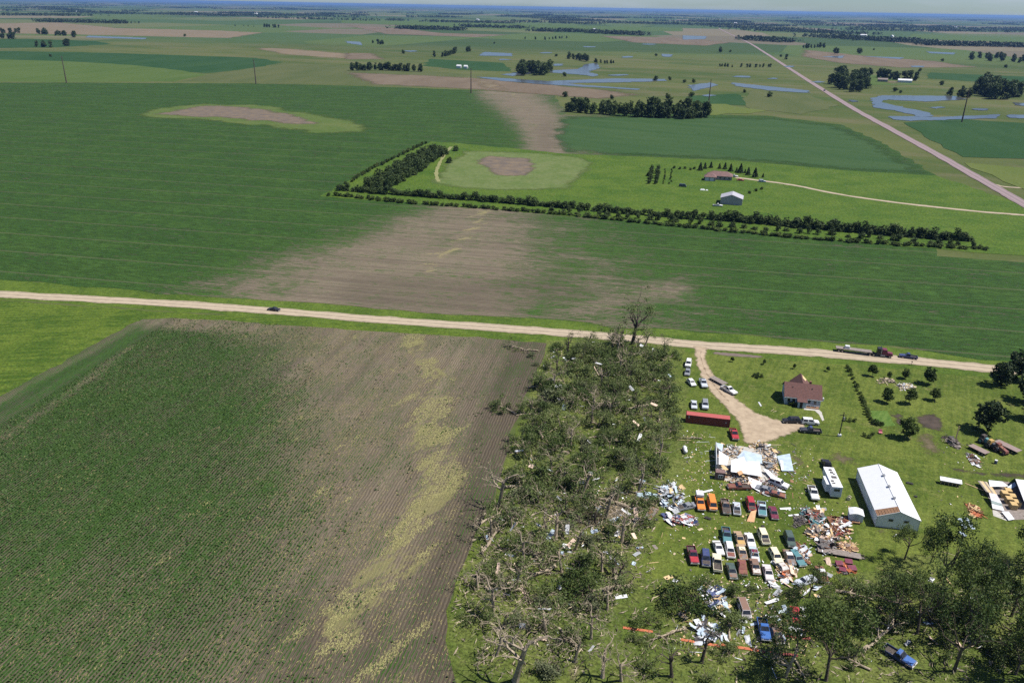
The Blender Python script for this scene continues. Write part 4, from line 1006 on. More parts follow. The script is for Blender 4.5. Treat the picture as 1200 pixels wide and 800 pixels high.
grove_area([(1132, 70), (1160, 67), (1215, 72), (1215, 76), (1160, 72)], 22, 12, 1.2, 'tree in the dark belt on the eastern pasture', 'dark belt on the eastern pasture')
grove([(843, 62), (845, 61)], 2, 1.0, 'lone dark tree in the pasture left of the highway', 'lone pasture tree')
for ln, n, s in [([(44, 40), (58, 41)], 5, 1.1), ([(63, 42), (78, 42)], 5, 0.9), ([(84, 44), (89, 44)], 2, 1.1), ([(44, 55), (60, 56)], 5, 0.9), ([(76, 54), (80, 54)], 2, 1.2), ([(-4, 45), (18, 46)], 6, 1.1), ([(0, 39), (24, 39)], 6, 1.0),
                 ([(308, 32), (328, 33)], 6, 1.1), ([(939, 57), (966, 56)], 8, 0.9), ([(977, 64), (983, 64)], 2, 1.2), ([(1005, 63), (1009, 63)], 2, 0.9), ([(610, 46), (640, 47), (665, 45)], 9, 0.6), ([(436, 51), (452, 53)], 4, 0.8), ([(840, 78), (858, 79)], 5, 0.4), ([(868, 79), (906, 79)], 9, 0.45),
                 ([(270, 31), (285, 31), (300, 32)], 4, 0.5), ([(337, 22), (380, 23)], 8, 0.6), ([(920, 70), (923, 70)], 1, 0.8)]:
    grove(ln, n, s, 'isolated dark tree scattered over the distant pasture', 'isolated trees on the far pasture')

rngP = random.Random(51)
for _ in range(46):
    x = rngP.uniform(20, 1190); y = rngP.uniform(42, 118)
    if 60 < y and x < 640 and y > 78: continue
    plant('pasture_shrub', rngP.choice(WS), P(x, y), turn(), rngP.uniform(1.6, 3.4), 'small lone shrub dotting the open pasture', 'shrub', 'lone shrubs on the open pasture')
# far woods: belts too distant to tell the trees apart
def far_woods(name, belts, seed, h=17.0, quads=9):
    r = np.random.default_rng(seed); C = []
    for (a, b, n, wid) in belts:
        A, B = np.array(P(*a)[:2]), np.array(P(*b)[:2])
        t = r.uniform(0, 1, n)[:, None]
        n = int(n * 1.7); t = r.uniform(0, 1, n)[:, None]
        C.append(A + (B - A) * t + r.normal(0, wid, (n, 2)))
    C = np.concatenate(C); n = len(C)
    c = np.repeat(C, quads, axis=0); m = len(c)
    H = np.repeat(h * r.uniform(0.6, 1.25, n), quads)
    p = np.stack([c[:, 0] + r.normal(0, h * .22, m), c[:, 1] + r.normal(0, h * .22, m), H * r.uniform(0.18, 0.9, m)], 1)
    nr = r.normal(0, 1, (m, 3)); nr[:, 2] += 0.6; nr /= np.linalg.norm(nr, axis=1)[:, None]
    t = np.cross(nr, r.normal(0, 1, (m, 3))); t /= np.linalg.norm(t, axis=1)[:, None]
    b = np.cross(nr, t); s = h * 0.24 * r.uniform(.6, 1.3, m)[:, None]
    v = np.stack([p + t * s, p + b * s * .7, p - t * s, p - b * s * .7], 1).reshape(-1, 3)
    o = link(bpy.data.objects.new(name, mesh_np(name, v, np.arange(m * 4).reshape(-1, 4), [M['far_leaf']])))
    return o
belts = [((45, 26), (150, 28), 160, 25), ((-40, 18), (100, 19), 200, 60), ((100, 16), (270, 19), 200, 60), ((190, 17), (420, 21), 150, 40), ((300, 21), (440, 25), 80, 25),
         ((467, 34), (540, 36), 150, 25), ((540, 32), (620, 34), 90, 20), ((500, 26), (600, 28), 140, 40), ((600, 26), (700, 29), 120, 40), ((627, 37), (680, 38), 120, 22), ((690, 39), (755, 42), 140, 25), ((730, 28), (800, 29), 80, 40),
         ((840, 32), (960, 37), 200, 60), ((875, 47), (920, 50), 130, 25), ((960, 44), (1060, 50), 240, 50), ((880, 36), (1010, 41), 220, 60), ((1080, 53), (1215, 56), 240, 25), ((1000, 36), (1200, 38), 240, 80), ((1040, 48), (1090, 52), 90, 30),
         ((940, 30), (1100, 33), 160, 90), ((830, 26), (880, 28), 60, 40)]
rr = random.Random(3)
for i in range(210):
    x = rr.uniform(-60, 1240); hy = -3 + 0.0183 * x
    y = hy + 1.6 + 17 * rr.random() ** 1.3
    if rr.random() < 0.6: belts.append(((x, y), (x + rr.uniform(10, 70), y + rr.uniform(-0.2, 0.9)), int(rr.uniform(40, 130)), 30 + 50 * rr.random()))
    else: belts.append(((x, y), (x + (x - 788) * 0.02, y + rr.uniform(0.5, 1.5)), int(rr.uniform(10, 30)), 40))
tag(far_woods('far_woods', belts, 9), 'dark hazy belts of woodland across the distant plain', 'woods', kind='stuff')

# the air
hz = MB(); hz.box(-61000, 61000, -3000, 64000, -2.0, 118.0)
hm = bpy.data.materials.new('haze_air'); hm.use_nodes = True; ht = hm.node_tree; ht.nodes.clear()
ho = ht.nodes.new('ShaderNodeOutputMaterial'); hv = ht.nodes.new('ShaderNodeVolumePrincipled')
hv.inputs['Color'].default_value = (0.20, 0.38, 0.78, 1); hv.inputs['Density'].default_value = 3.4e-5; hv.inputs['Anisotropy'].default_value = 0.15
ht.links.new(hv.outputs[0], ho.inputs['Volume'])
tag(hz.build('haze', hm), 'pale blue summer haze over the plain', 'haze', kind='stuff')

# ------------------------------------------------------------------ vehicles
M['glass'] = pm('dark_glass', (0.012, 0.015, 0.02), (0.03, 0.035, 0.045), 1.0, 0.12, 0, 0.6)
M['tyre'] = pm('tyre_rubber', (0.02, 0.02, 0.02), (0.035, 0.033, 0.03), 4, 0.9)
M['chrome'] = pm('dull_chrome', (0.45, 0.45, 0.45), (0.3, 0.3, 0.3), 3, 0.35, 0.6)
M['lens'] = pm('lamp_lens', (0.6, 0.6, 0.55), (0.5, 0.5, 0.5), 3, 0.2)
M['engine'] = pm('engine_bay', (0.03, 0.027, 0.024), (0.10, 0.08, 0.07), 5, 0.8)
M['rust'] = pm('rust', (0.20, 0.085, 0.04), (0.11, 0.05, 0.03), 3, 0.85)
C = {k: paint('paint_' + k, v, d) for k, v, d in [
    ('white', (0.62, 0.62, 0.61), .15), ('silver', (0.44, 0.47, 0.52), .15), ('grey', (0.19, 0.20, 0.22), .2), ('dark', (0.035, 0.038, 0.047), .2), ('black', (0.014, 0.014, 0.018), .15),
    ('red', (0.33, 0.025, 0.035), .25), ('maroon', (0.135, 0.022, 0.045), .3), ('orange', (0.62, 0.20, 0.035), .3), ('teal', (0.075, 0.19, 0.21), .3), ('navy', (0.04, 0.055, 0.14), .3),
    ('blue', (0.035, 0.11, 0.33), .3), ('cream', (0.66, 0.60, 0.42), .3), ('tan', (0.36, 0.25, 0.15), .35), ('green', (0.055, 0.085, 0.075), .3), ('lilac', (0.55, 0.50, 0.50), .35), ('ice', (0.40, 0.50, 0.56), .3), ('brown', (0.20, 0.12, 0.085), .4), ('gold', (0.45, 0.29, 0.10), .35)]}
C['rustred'] = rusty('rusted_red', (0.17, 0.06, 0.055), .6); C['rustwhite'] = rusty('rusted_white', (0.48, 0.46, 0.43), .45); C['rustgrey'] = rusty('rusted_grey', (0.17, 0.15, 0.14), .6)

def quad_window(mb, q, inset=0.12, off=0.015, u=(0, 1), v=(0.08, 0.92)):
    """q = four corners (bottom left, bottom right, top right, top left)"""
    q = [Vector(p) for p in q]
    def at(a, b): return q[0].lerp(q[1], a).lerp(q[3].lerp(q[2], a), b)
    n = (q[1] - q[0]).cross(q[3] - q[0]).normalized() * off
    a0 = u[0] + inset * 0.5; a1 = u[1] - inset * 0.5
    mb.plate([at(a0, v[0]) + n, at(a1, v[0]) + n, at(a1, v[1]) + n, at(a0, v[1]) + n], 0.02)

KIND = {  # length, width, rocker, belt height, roof height, windscreen base y, rear glass base y, roof front y, roof rear y, nose z, tail z (fractions of length from rear)
    'sedan': (4.9, 1.86, 0.30, 0.92, 1.42, 0.22, -0.30, 0.08, -0.17, 0.74, 0.86),
    'hatch': (4.3, 1.80, 0.30, 0.95, 1.50, 0.24, -0.43, 0.08, -0.30, 0.74, 0.92),
    'coupe': (4.7, 1.82, 0.28, 0.86, 1.30, 0.16, -0.36, 0.02, -0.14, 0.70, 0.84),
    'wagon': (5.1, 1.90, 0.30, 0.92, 1.48, 0.20, -0.485, 0.08, -0.42, 0.76, 0.90),
    'suv': (4.9, 1.96, 0.38, 1.08, 1.80, 0.22, -0.485, 0.10, -0.43, 0.94, 1.05),
    'van': (5.0, 2.0, 0.38, 1.15, 2.10, 0.40, -0.49, 0.30, -0.46, 0.98, 1.12),
    'pickup': (5.8, 2.0, 0.45, 1.12, 1.85, 0.17, -0.10, 0.07, -0.06, 0.98, 1.08)}
_vm = {}
def vehicle_meshes(kind):
    if kind in _vm: return _vm[kind]
    L, W, z0, zb, zr, ws, rw, rf, rr_, zn, zt = KIND[kind]
    w = W / 2; y = lambda f: f * L
    D = {}
    b = MB()
    b.hexa((-w, w, y(ws), y(0.5)), (-w * 0.95, w * 0.95, y(ws), y(0.49)), z0, (zb, zn))          # bonnet block
    b.hexa((-w, w, y(rw), y(ws)), (-w * 0.96, w * 0.96, y(rw), y(ws)), z0, zb)                   # middle
    if kind == 'pickup':
        b.box(-w * .97, w * .97, y(-0.5), y(rw) - 0.03, z0, 0.72)                               # bed floor block
        for s in (-1, 1): b.box(min(s * w * .97, s * w * .85), max(s * w * .97, s * w * .85), y(-0.5), y(rw) - 0.03, 0.73, zt)
        b.box(-w * .84, w * .84, y(-0.5), y(-0.5) + 0.12, 0.73, zt)
    else:
        b.hexa((-w, w, y(-0.5), y(rw)), (-w * 0.95, w * 0.95, y(-0.49), y(rw)), z0, (zt, zb))     # boot
    base = (-w * .94, w * .94, y(rw), y(ws)); top = (-w * .74, w * .74, y(rr_), y(rf))
    b.hexa(base, top, zb, zr)
    D['body'] = b.mesh('body', C['white'], 0.055)
    A = [(base[0], base[2], zb), (base[1], base[2], zb), (base[1], base[3], zb), (base[0], base[3], zb)]
    B = [(top[0], top[2], zr), (top[1], top[2], zr), (top[1], top[3], zr), (top[0], top[3], zr)]
    g = MB(); quad_window(g, (A[2], A[3], B[3], B[2])); D['windshield'] = g.mesh('windshield', M['glass'])
    g = MB(); quad_window(g, (A[0], A[1], B[1], B[0])); D['rear_window'] = g.mesh('rear_window', M['glass'])
    sp = [(0, 1)] if kind == 'pickup' else [(0, .48), (.52, 1)]
    D['side_window'] = []
    for (p, q) in sp:
        for cs in ((A[1], A[2], B[2], B[1]), (A[3], A[0], B[0], B[3])):
            g = MB(); quad_window(g, cs, 0.08, 0.015, (p, q) if cs[0] == A[1] else (1 - q, 1 - p), (0.15, 0.88)); D['side_window'].append(g.mesh('side_window', M['glass']))
    h = MB(); h.hexa((-w * .82, w * .82, y(ws) + .08, y(0.5) - .16), (-w * .82, w * .82, y(ws) + .08, y(0.5) - .16), (zb + .006, zn + .02), (zb + .035, zn + .045)); D['hood'] = h.mesh('hood', C['white'], 0.015)
    r = MB(); r.box(top[0] + .05, top[1] - .05, top[2] + .04, top[3] - .04, zr + .004, zr + .03); D['roof_panel'] = r.mesh('roof_panel', C['white'], 0.01)
    bp = MB(); bp.box(-w * .98, w * .98, y(.5) - .02, y(.5) + .1, z0 + .05, z0 + .28); D['bumper'] = [bp.mesh('bumper', M['chrome'], .03)]
    bp = MB(); bp.box(-w * .98, w * .98, y(-.5) - .1, y(-.5) + .02, z0 + .05, z0 + .28); D['bumper'].append(bp.mesh('bumper', M['chrome'], .03))
    D['headlight'] = []
    for s in (-1, 1):
        t = MB(); t.box(s * w * .72 - .17, s * w * .72 + .17, y(.5) - .04, y(.5) + .03, zn - .26, zn - .10); D['headlight'].append(t.mesh('headlight', M['lens'], .02))
    rw_ = 0.40 if kind in ('pickup', 'suv', 'van') else 0.33
    t = MB(); t.cyl((0, 0, 0), (1, 0, 0), rw_, 0.24, 14, 0); t.cyl((0, 0, 0), (1, 0, 0), rw_ * .58, 0.27, 10, 1); D['wheel'] = (t.mesh('wheel', [M['tyre'], M['chrome']]), rw_)
    if kind == 'pickup':
        t = MB(); t.box(-w * .84, w * .84, y(-.5) + .13, y(rw) - .05, .722, .735); D['bed_liner'] = t.mesh('bed_liner', M['engine'])
    _vm[kind] = D
    return D
def vehicle(kind, px, py, head, color, label, cat='car', hood=None, roof=None, name=None, group=None, tilt=None, s=1.0, flat=1.0, nowheels=(), noglass=False, zoff=0.0):
    D = vehicle_meshes(kind); L, W = KIND[kind][:2]
    names = {'sedan': 'parked_car', 'hatch': 'parked_car', 'coupe': 'parked_car', 'wagon': 'station_wagon', 'suv': 'sport_utility_vehicle', 'van': 'van', 'pickup': 'pickup_truck'}
    head += rngV.gauss(0, 2.2)
    o = thing(name or names[kind], label, cat, P(px, py), -R(head), group)
    o.scale = (s, s, s * flat)
    if zoff: o.location.z += zoff
    if tilt: o.rotation_euler = (R(tilt[0]), R(tilt[1]), -R(head))
    mo('body', D['body'], o, C[color])
    if not noglass:
        mo('windshield', D['windshield'], o); mo('rear_window', D['rear_window'], o)
        for m in D['side_window']: mo('side_window', m, o)
    h = mo('hood', D['hood'], o, C.get(hood, M.get(hood)) if hood else C[color])
    rp = mo('roof_panel', D['roof_panel'], o, C.get(roof, M.get(roof)) if roof else C[color])
    if hood: h['label'] = 'hood of a different colour from the body' if hood != 'engine' else 'open engine bay without its hood'
    for m in D['bumper']: mo('bumper', m, o)
    for m in D['headlight']: mo('headlight', m, o)
    me, r = D['wheel']
    for i, (sx, fy) in enumerate(((-1, .31), (1, .31), (-1, -.30), (1, -.30))):
        if i in nowheels: continue
        mo('wheel', me, o, loc=(sx * (W / 2 - .10), fy * L, r))
    if 'bed_liner' in D: mo('bed_liner', D['bed_liner'], o)
    return o

V = vehicle
rngV = random.Random(21)
# lawn by the drive
V('suv', 806.5, 428, 184, 'white', 'white sport utility vehicle parked against the broken trees', 'car')
V('hatch', 805.5, 438, 182, 'grey', 'grey hatchback parked between two white cars by the broken trees')
V('hatch', 810, 450, 160, 'white', 'white hatchback angled on the lawn west of the drive')
V('pickup', 824, 451, 174, 'silver', 'silver pickup parked alone on the lawn beside the curving drive', 'pickup')
V('sedan', 813, 476, 178, 'silver', 'pale silver sedan parked just north of the red container')
V('suv', 826, 476.5, 176, 'silver', 'silver car with a darker roof parked near the red container', roof='grey')
V('pickup', 854, 459, 138, 'white', 'white pickup towing a flatbed trailer along the drive', 'pickup')
V('suv', 927, 495, 262, 'black', 'black sport utility vehicle parked on the drive before the house')
V('suv', 949, 496.5, 88, 'white', 'white sport utility vehicle parked beside the concrete walk')
V('pickup', 949.5, 506.5, 268, 'dark', 'dark pickup parked on the grass edge below the white vehicle', 'pickup', roof='navy')
V('pickup', 860, 511, 172, 'red', 'red pickup with a dark bed parked north of the collapsed building', 'pickup')
V('pickup', 969, 548, 356, 'black', 'black pickup hitched to the white camper trailer', 'pickup')
V('pickup', 952.5, 580, 178, 'white', 'white pickup parked alone on the grass beside the camper', 'pickup')
V('sedan', 321, 364, 275, 'black', 'black car driving along the pale gravel road past the bare field')
V('pickup', 1064, 419.5, 277, 'navy', 'dark blue pickup stopped on the gravel road ahead of the semi', 'pickup')
# first row of stored vehicles
V('pickup', 820, 592, 175, 'orange', 'orange pickup with a white topper in the stored row', 'pickup', noglass=False)
V('van', 834, 593, 174, 'orange', 'orange van standing next to the orange pickup')
V('pickup', 850, 596, 176, 'rustgrey', 'stripped rusty grey pickup with its engine bay open', 'pickup', hood='engine')
V('sedan', 863, 598, 177, 'silver', 'silver roofed sedan with its engine bay open', hood='engine')
V('suv', 879.5, 594, 175, 'red', 'red sport utility vehicle with plywood leaning on its nose', hood='engine')
V('pickup', 892.5, 599, 180, 'ice', 'pale blue pickup with a dark hood in the stored row', 'pickup', hood='teal')
V('sedan', 906, 603, 178, 'maroon', 'plum coloured sedan at the east end of the stored row')
# second row
V('pickup', 851, 630, 176, 'teal', 'teal pickup with a pale tailgate in the second stored row', 'pickup', roof='navy')
V('sedan', 866, 633, 170, 'tan', 'tan sedan with a gold hood beside the teal pickup', hood='gold')
V('sedan', 878.5, 635, 174, 'white', 'clean white sedan in the second stored row')
V('suv', 894.5, 632, 170, 'cream', 'cream wreck with no hood and an empty engine bay', hood='engine')
V('suv', 925, 635, 172, 'green', 'dark green sport utility vehicle beside the scrap heaps')
# third row
V('pickup', 811.5, 653, 172, 'maroon', 'maroon pickup with a brighter red hood in the third row', 'pickup', hood='red')
V('suv', 826.5, 657, 176, 'navy', 'navy vehicle with an open engine bay beside the maroon pickup', hood='engine')
V('coupe', 841.5, 644, 165, 'white', 'white coupe nosed in beside the white wagon')
V('wagon', 855, 647, 172, 'white', 'white wagon with a broken reddish front', hood='rustred')
V('pickup', 840, 662, 356, 'cream', 'cream pickup with a rusty wooden bed', 'pickup')
V('sedan', 869, 649, 176, 'tan', 'beige roofed sedan in the third stored row', hood='rustgrey', roof='cream')
V('sedan', 883.5, 652, 176, 'ice', 'patchwork sedan with a maroon roof and teal tail', roof='maroon', hood='lilac')
V('wagon', 909, 654, 168, 'cream', 'cream station wagon standing clear of the others')
V('sedan', 924.5, 655, 170, 'rustgrey', 'dark rusty wreck with a white roof panel', roof='white')
V('sedan', 899.5, 673, 175, 'lilac', 'faded pinkish white sedan at the edge of the trees')
V('sedan', 857, 671, 172, 'green', 'dark green wreck half hidden under broken limbs', hood='rustgrey')
V('sedan', 869.5, 667, 178, 'rustred', 'rusty red wreck under bare limbs', noglass=True)
V('sedan', 884.5, 666, 176, 'brown', 'brown wreck with a pale nose by the bare trunk', hood='rustwhite')
V('sedan', 917, 667, 150, 'rustwhite', 'rusted white wreck lying among orange scrap', hood='rust', flat=.85)
V('wagon', 934, 656, 160, 'teal', 'teal wreck beside the leafy tree in the car rows', flat=.9)
V('sedan', 944, 682, 230, 'silver', 'crushed silver wreck next to the flattened white panels', flat=.75)
V('sedan', 962.5, 675, 174, 'rustred', 'rusty red car with a white windscreen panel', roof='white', hood='rustred')
# southern wrecks
V('pickup', 894.5, 740, 176, 'blue', 'bright blue old pickup standing in the thicket', 'pickup')
V('sedan', 909, 745, 170, 'rustgrey', 'dark hoodless wreck beside the bright blue old pickup', hood='engine')
V('sedan', 931.5, 723, 185, 'red', 'red wreck half buried in the dark thicket', flat=.85)
V('van', 871.5, 716, 172, 'lilac', 'pale lilac van wreck with a brown roof', roof='brown', hood='dark', flat=.8)
V('pickup', 1053, 771, 128, 'navy', 'blue pickup lying askew on the grass by a broken leafy tree', 'pickup', hood='blue', roof='blue', tilt=(0, 8))
V('sedan', 763, 603, 200, 'rustgrey', 'dark burnt wreck at the shelterbelt scrap heap', noglass=True, flat=.8)
V('sedan', 758, 583, 265, 'ice', 'pale blue wreck under the shelterbelt trees', flat=.9)
V('sedan', 805, 595, 240, 'grey', 'grey wreck on its bent wheels at the scrap heap', hood='engine', flat=.85)
# crushed among the collapsed building
V('pickup', 866, 572, 255, 'rustred', 'red truck crushed at the foot of the collapsed building', 'pickup', flat=.8)
V('suv', 912, 569, 118, 'white', 'white vehicle shoved against the collapsed building')
V('sedan', 897, 575, 110, 'grey', 'grey wreck buried beside the white vehicle in rubble', hood='engine', flat=.8)
V('sedan', 908, 580, 100, 'rustred', 'dark red wreck at the tip of the rubble', flat=.7)
# far farmstead
V('sedan', 867.5, 212, 95, 'red', 'dark red car on the farmhouse drive')
V('suv', 893, 213.5, 95, 'silver', 'silver car on the farmhouse drive')
V('pickup', 860, 207.5, 92, 'white', 'white pickup parked at the farmhouse wall', 'pickup')
V('pickup', 841, 242, 90, 'white', 'white pickup beside the far grey shed', 'pickup')
V('van', 800, 219, 95, 'green', 'dark green van left on the farmhouse lawn')
V('van', 898, 64.5, 20, 'white', 'white vehicle far along the pinkish highway', s=1.3)
V('van', 966, 107, 200, 'dark', 'dark vehicle on the highway shoulder', s=1.1)

def flatbed(px, py, head, L, W, label, deck, sides=0.0, load=(), name='flatbed_trailer', z=0.85):
    o = thing(name, label, 'trailer', P(px, py), -R(head))
    m = MB(); m.box(-W / 2, W / 2, -L / 2, L / 2, z - .06, z); m.build('deck', deck, o, .02)
    m = MB()
    for s in (-1, 1): m.box(s * W * .36 - .06, s * W * .36 + .06, -L / 2 + .1, L / 2 + 1.1 - .3, z - .25, z - .062)
    m.build('chassis', M['engine'], o)
    m = MB(); m.tube([(-W * .3, L / 2, z - .2), (0, L / 2 + 1.2, z - .25), (W * .3, L / 2, z - .2)], .05, 5); m.build('drawbar', M['engine'], o)
    me = MB(); me.cyl((0, 0, 0), (1, 0, 0), .36, .24, 12, 0); me.cyl((0, 0, 0), (1, 0, 0), .2, .27, 10, 1); me = me.mesh('wheel', [M['tyre'], M['chrome']])
    for sx in (-1, 1):
        for yy in (-L * .18, -L * .18 - .85): mo('wheel', me, o, loc=(sx * (W / 2 - .16), yy, .36))
    if sides:
        for sx in (-1, 1): m = MB(); m.box(sx * W / 2 - .03, sx * W / 2 + .03, -L / 2, L / 2, z + .004, z + sides); m.build('side_board', deck, o)
    return o
wood_grey = pm('weathered_planks', (0.235, 0.20, 0.18), (0.15, 0.125, 0.11), 2.2, .9)
wood_new = pm('fresh_lumber', (0.58, 0.43, 0.24), (0.45, 0.31, 0.16), 2.5, .85)
wood_brown = pm('brown_boards', (0.27, 0.155, 0.085), (0.16, 0.09, 0.055), 2.5, .9)
ply = pm('plywood', (0.52, 0.31, 0.17), (0.44, 0.26, 0.14), 1.4, .85)
white_sheet = pm('white_sheet_metal', (0.66, 0.67, 0.68), (0.52, 0.53, 0.55), .9, .5)
blue_sheet = pm('blue_grey_sheet_metal', (0.42, 0.50, 0.58), (0.33, 0.40, 0.48), .8, .45)
dark_stuff = pm('dark_scrap', (0.05, 0.048, 0.05), (0.12, 0.105, 0.10), 3, .8)
insul = pm('pink_insulation', (0.62, 0.46, 0.38), (0.50, 0.38, 0.28), 2, .95)
shingle = pm('torn_shingles', (0.20, 0.13, 0.12), (0.13, 0.085, 0.08), 2.5, .95)
redm = pm('red_panel', (0.26, 0.055, 0.045), (0.18, 0.05, 0.045), 2, .7)
orangem = pm('orange_beam', (0.48, 0.15, 0.06), (0.32, 0.09, 0.045), 2, .7)
flatbed(841.5, 448, 138, 6.2, 2.3, 'flatbed trailer with weathered deck hitched behind the white pickup', wood_grey)
# semi truck and trailer on the road
def semi():
    o = thing('semi_truck', 'dark red semi tractor pulling an empty flatbed on the gravel road', 'truck', P(1030, 417), -R(97))
    m = MB(); m.hexa((-1.15, 1.15, .6, 2.4), (-1.05, 1.05, .7, 2.1), 1.0, 2.9); m.build('cab', C['maroon'], o, .08)
    m = MB(); m.hexa((-1.0, 1.0, 2.4, 4.2), (-.85, .85, 2.4, 4.1), .8, (1.9, 1.7)); m.build('hood', C['maroon'], o, .08)
    m = MB(); m.hexa((-1.15, 1.15, -1.0, .58), (-1.1, 1.1, -.9, .58), 1.0, 3.1); m.build('sleeper', C['black'], o, .08)
    m = MB(); m.box(-.5, .5, -3.8, 4.0, .65, .95); m.build('frame', M['engine'], o)
    m = MB(); m.plate([(-.9, 2.34, 2.0), (.9, 2.34, 2.0), (.82, 2.16, 2.75), (-.82, 2.16, 2.75)], .03); m.build('windshield', M['glass'], o)
    for s in (-1, 1):
        m = MB(); m.tube([(s * 1.1, .4, 1.0), (s * 1.1, .4, 3.6)], .09, 8); m.build('exhaust_stack', M['chrome'], o)
        m = MB(); m.cyl((s * .95, 1.0, .75), (0, 1, 0), .32, 1.4, 12); m.build('fuel_tank', M['chrome'], o)
    me = MB(); me.cyl((0, 0, 0), (1, 0, 0), .52, .3, 14, 0); me.cyl((0, 0, 0), (1, 0, 0), .28, .33, 10, 1); me = me.mesh('wheel', [M['tyre'], M['chrome']])
    for yy in (3.3, -1.9, -3.1):
        for s in (-1, 1): mo('wheel', me, o, loc=(s * 1.0, yy, .52))
    t = thing('semi_trailer', 'long empty flatbed trailer behind the dark red semi', 'trailer', P(1002, 413.6), -R(97))
    m = MB(); m.box(-1.3, 1.3, -6.5, 5.2, 1.25, 1.45); m.build('deck', wood_grey, t, .02)
    for s in (-1, 1): m = MB(); m.box(s * .45 - .08, s * .45 + .08, -6.3, 5.0, .85, 1.246); m.build('beam', dark_stuff, t)
    for yy in (-4.3, -5.5):
        for s in (-1, 1): mo('wheel', me, t, loc=(s * 1.0, yy, .52))
    m = MB(); m.hexa((-.7, .7, -3.8, -1.9), (-.55, .55, -3.6, -2.1), 1.454, 2.5); b = m.build('tarped_load', white_sheet, t, .15)
semi()
def topper(px, py, head):
    o = thing('truck_topper', 'white topper shell standing on the orange pickup bed', 'topper', P(px, py), -R(head))
    m = MB(); m.hexa((-.95, .95, -1.1, 1.1), (-.85, .85, -1.0, 1.05), 1.1, 1.75); m.build('shell', white_sheet, o, .06)
    m = MB(); m.plate([(-.7, -1.11, 1.2), (.7, -1.11, 1.2), (.66, -1.03, 1.6), (-.66, -1.03, 1.6)], .02); m.build('rear_window', M['glass'], o)
topper(819.3, 583.8, 175)
# camper
def camper():
    o = thing('camper_trailer', 'white camper trailer with a slide-out standing on the grass', 'camper', P(975, 576), R(4))
    m = MB(); m.box(-1.25, 1.25, -3.2, 4.2, .6, 3.4); m.box(-1.25, 1.25, 4.2, 6.0, 1.6, 3.4); m.build('body', pm('camper_wall', (.55, .60, .66), (.48, .53, .6), .8, .45), o, .05)
    m = MB(); m.box(-1.28, 1.28, -3.23, 6.03, 3.405, 3.46); rf = m.build('roof', white_sheet, o)
    for (x, yy, a, b) in ((.1, 4.6, .35, .35), (.15, 3.4, .35, .35), (.55, 2.7, .2, .2), (.2, 1.2, .6, .45), (-.6, -.6, .3, .3), (-.5, -1.6, .35, .2)):
        m = MB(); m.box(x - a / 1, x + a / 1, yy - b, yy + b, 3.464, 3.6); m.build('roof_vent', dark_stuff, rf, .03)
    m = MB(); m.box(-2.15, -1.253, -1.6, 2.2, .9, 3.0); m.build('slide_out', pm('camper_wall', (.55, .60, .66)), o, .03)
    m = MB(); m.box(-2.17, -1.254, -1.62, 2.22, 3.004, 3.05); m.build('slide_out_roof', white_sheet, o)
    m = MB(); m.box(-.7, .7, -3.22, -3.204, 2.2, 2.9); m.build('rear_window', M['glass'], o)
    for yy in (.5, 2.6): m = MB(); m.box(1.252, 1.27, yy - .5, yy + .5, 2.0, 2.8); m.build('side_window', M['glass'], o)
    m = MB(); m.box(1.252, 1.27, -1.6, -.9, .7, 2.6); m.build('door', pm('camper_door', (.5, .5, .52)), o)
    me = MB(); me.cyl((0, 0, 0), (1, 0, 0), .38, .24, 12); me = me.mesh('wheel', M['tyre'])
    for s in (-1, 1):
        for yy in (-.2, .75): mo('wheel', me, o, loc=(s * 1.15, yy, .38))
    for s in (-1, 1): m = MB(); m.box(s * .9 - .08, s * .9 + .08, -3.0, -2.85, 0, .6); m.build('stabiliser', M['engine'], o)
camper()

# ------------------------------------------------------------------ buildings
def corr_mat(name, c, axis=0, period=0.3, rough=0.45, depth=0.5, dirt=0.2):
    n = NT(name); t = n.t.nodes.new('ShaderNodeTexCoord').outputs['Object']
    x = n.sep(t)[axis]
    s_ = n.math('SINE', n.math('MULTIPLY', x, 2 * math.pi / period))
    f = n.noise(0.9, 6, rough=.7)
    cc = n.mix(n.math('MULTIPLY', n.step(f, .45, .75), dirt * 2), c, tuple(v * .68 for v in c))
    n.bump(s_, depth, 0.04)
    return n.done(cc, rough, 0, .4)
def gable(parent, W, L, eave, rise, wallm, roofm, over=0.3, th=0.10, ridge='y'):
    """rectangle W (x) by L (y), ridge along y; returns parts"""
    w, l = W / 2, L / 2
    m = MB(); m.add([(-w, -l, 0), (w, -l, 0), (w, l, 0), (-w, l, 0), (-w, -l, eave), (w, -l, eave), (w, l, eave), (-w, l, eave), (0, -l, eave + rise), (0, l, eave + rise)],
                    [(0, 1, 5, 8, 4), (1, 2, 6, 5), (2, 3, 7, 9, 6), (3, 0, 4, 7), (3, 2, 1, 0)])
    wl = m.build('wall', wallm, parent)
    rs = []
    k = rise / w
    for s in (-1, 1):
        m = MB(); e = s * (w + over)
        pts = [(0.0, -l - over, eave + rise + th * .6), (e, -l - over, eave - over * k + th * .6), (e, l + over, eave - over * k + th * .6), (0.0, l + over, eave + rise + th * .6)]
        m.plate(pts if s > 0 else pts[::-1], th); rs.append(m.build('roof_slope', roofm, parent))
    return wl, rs
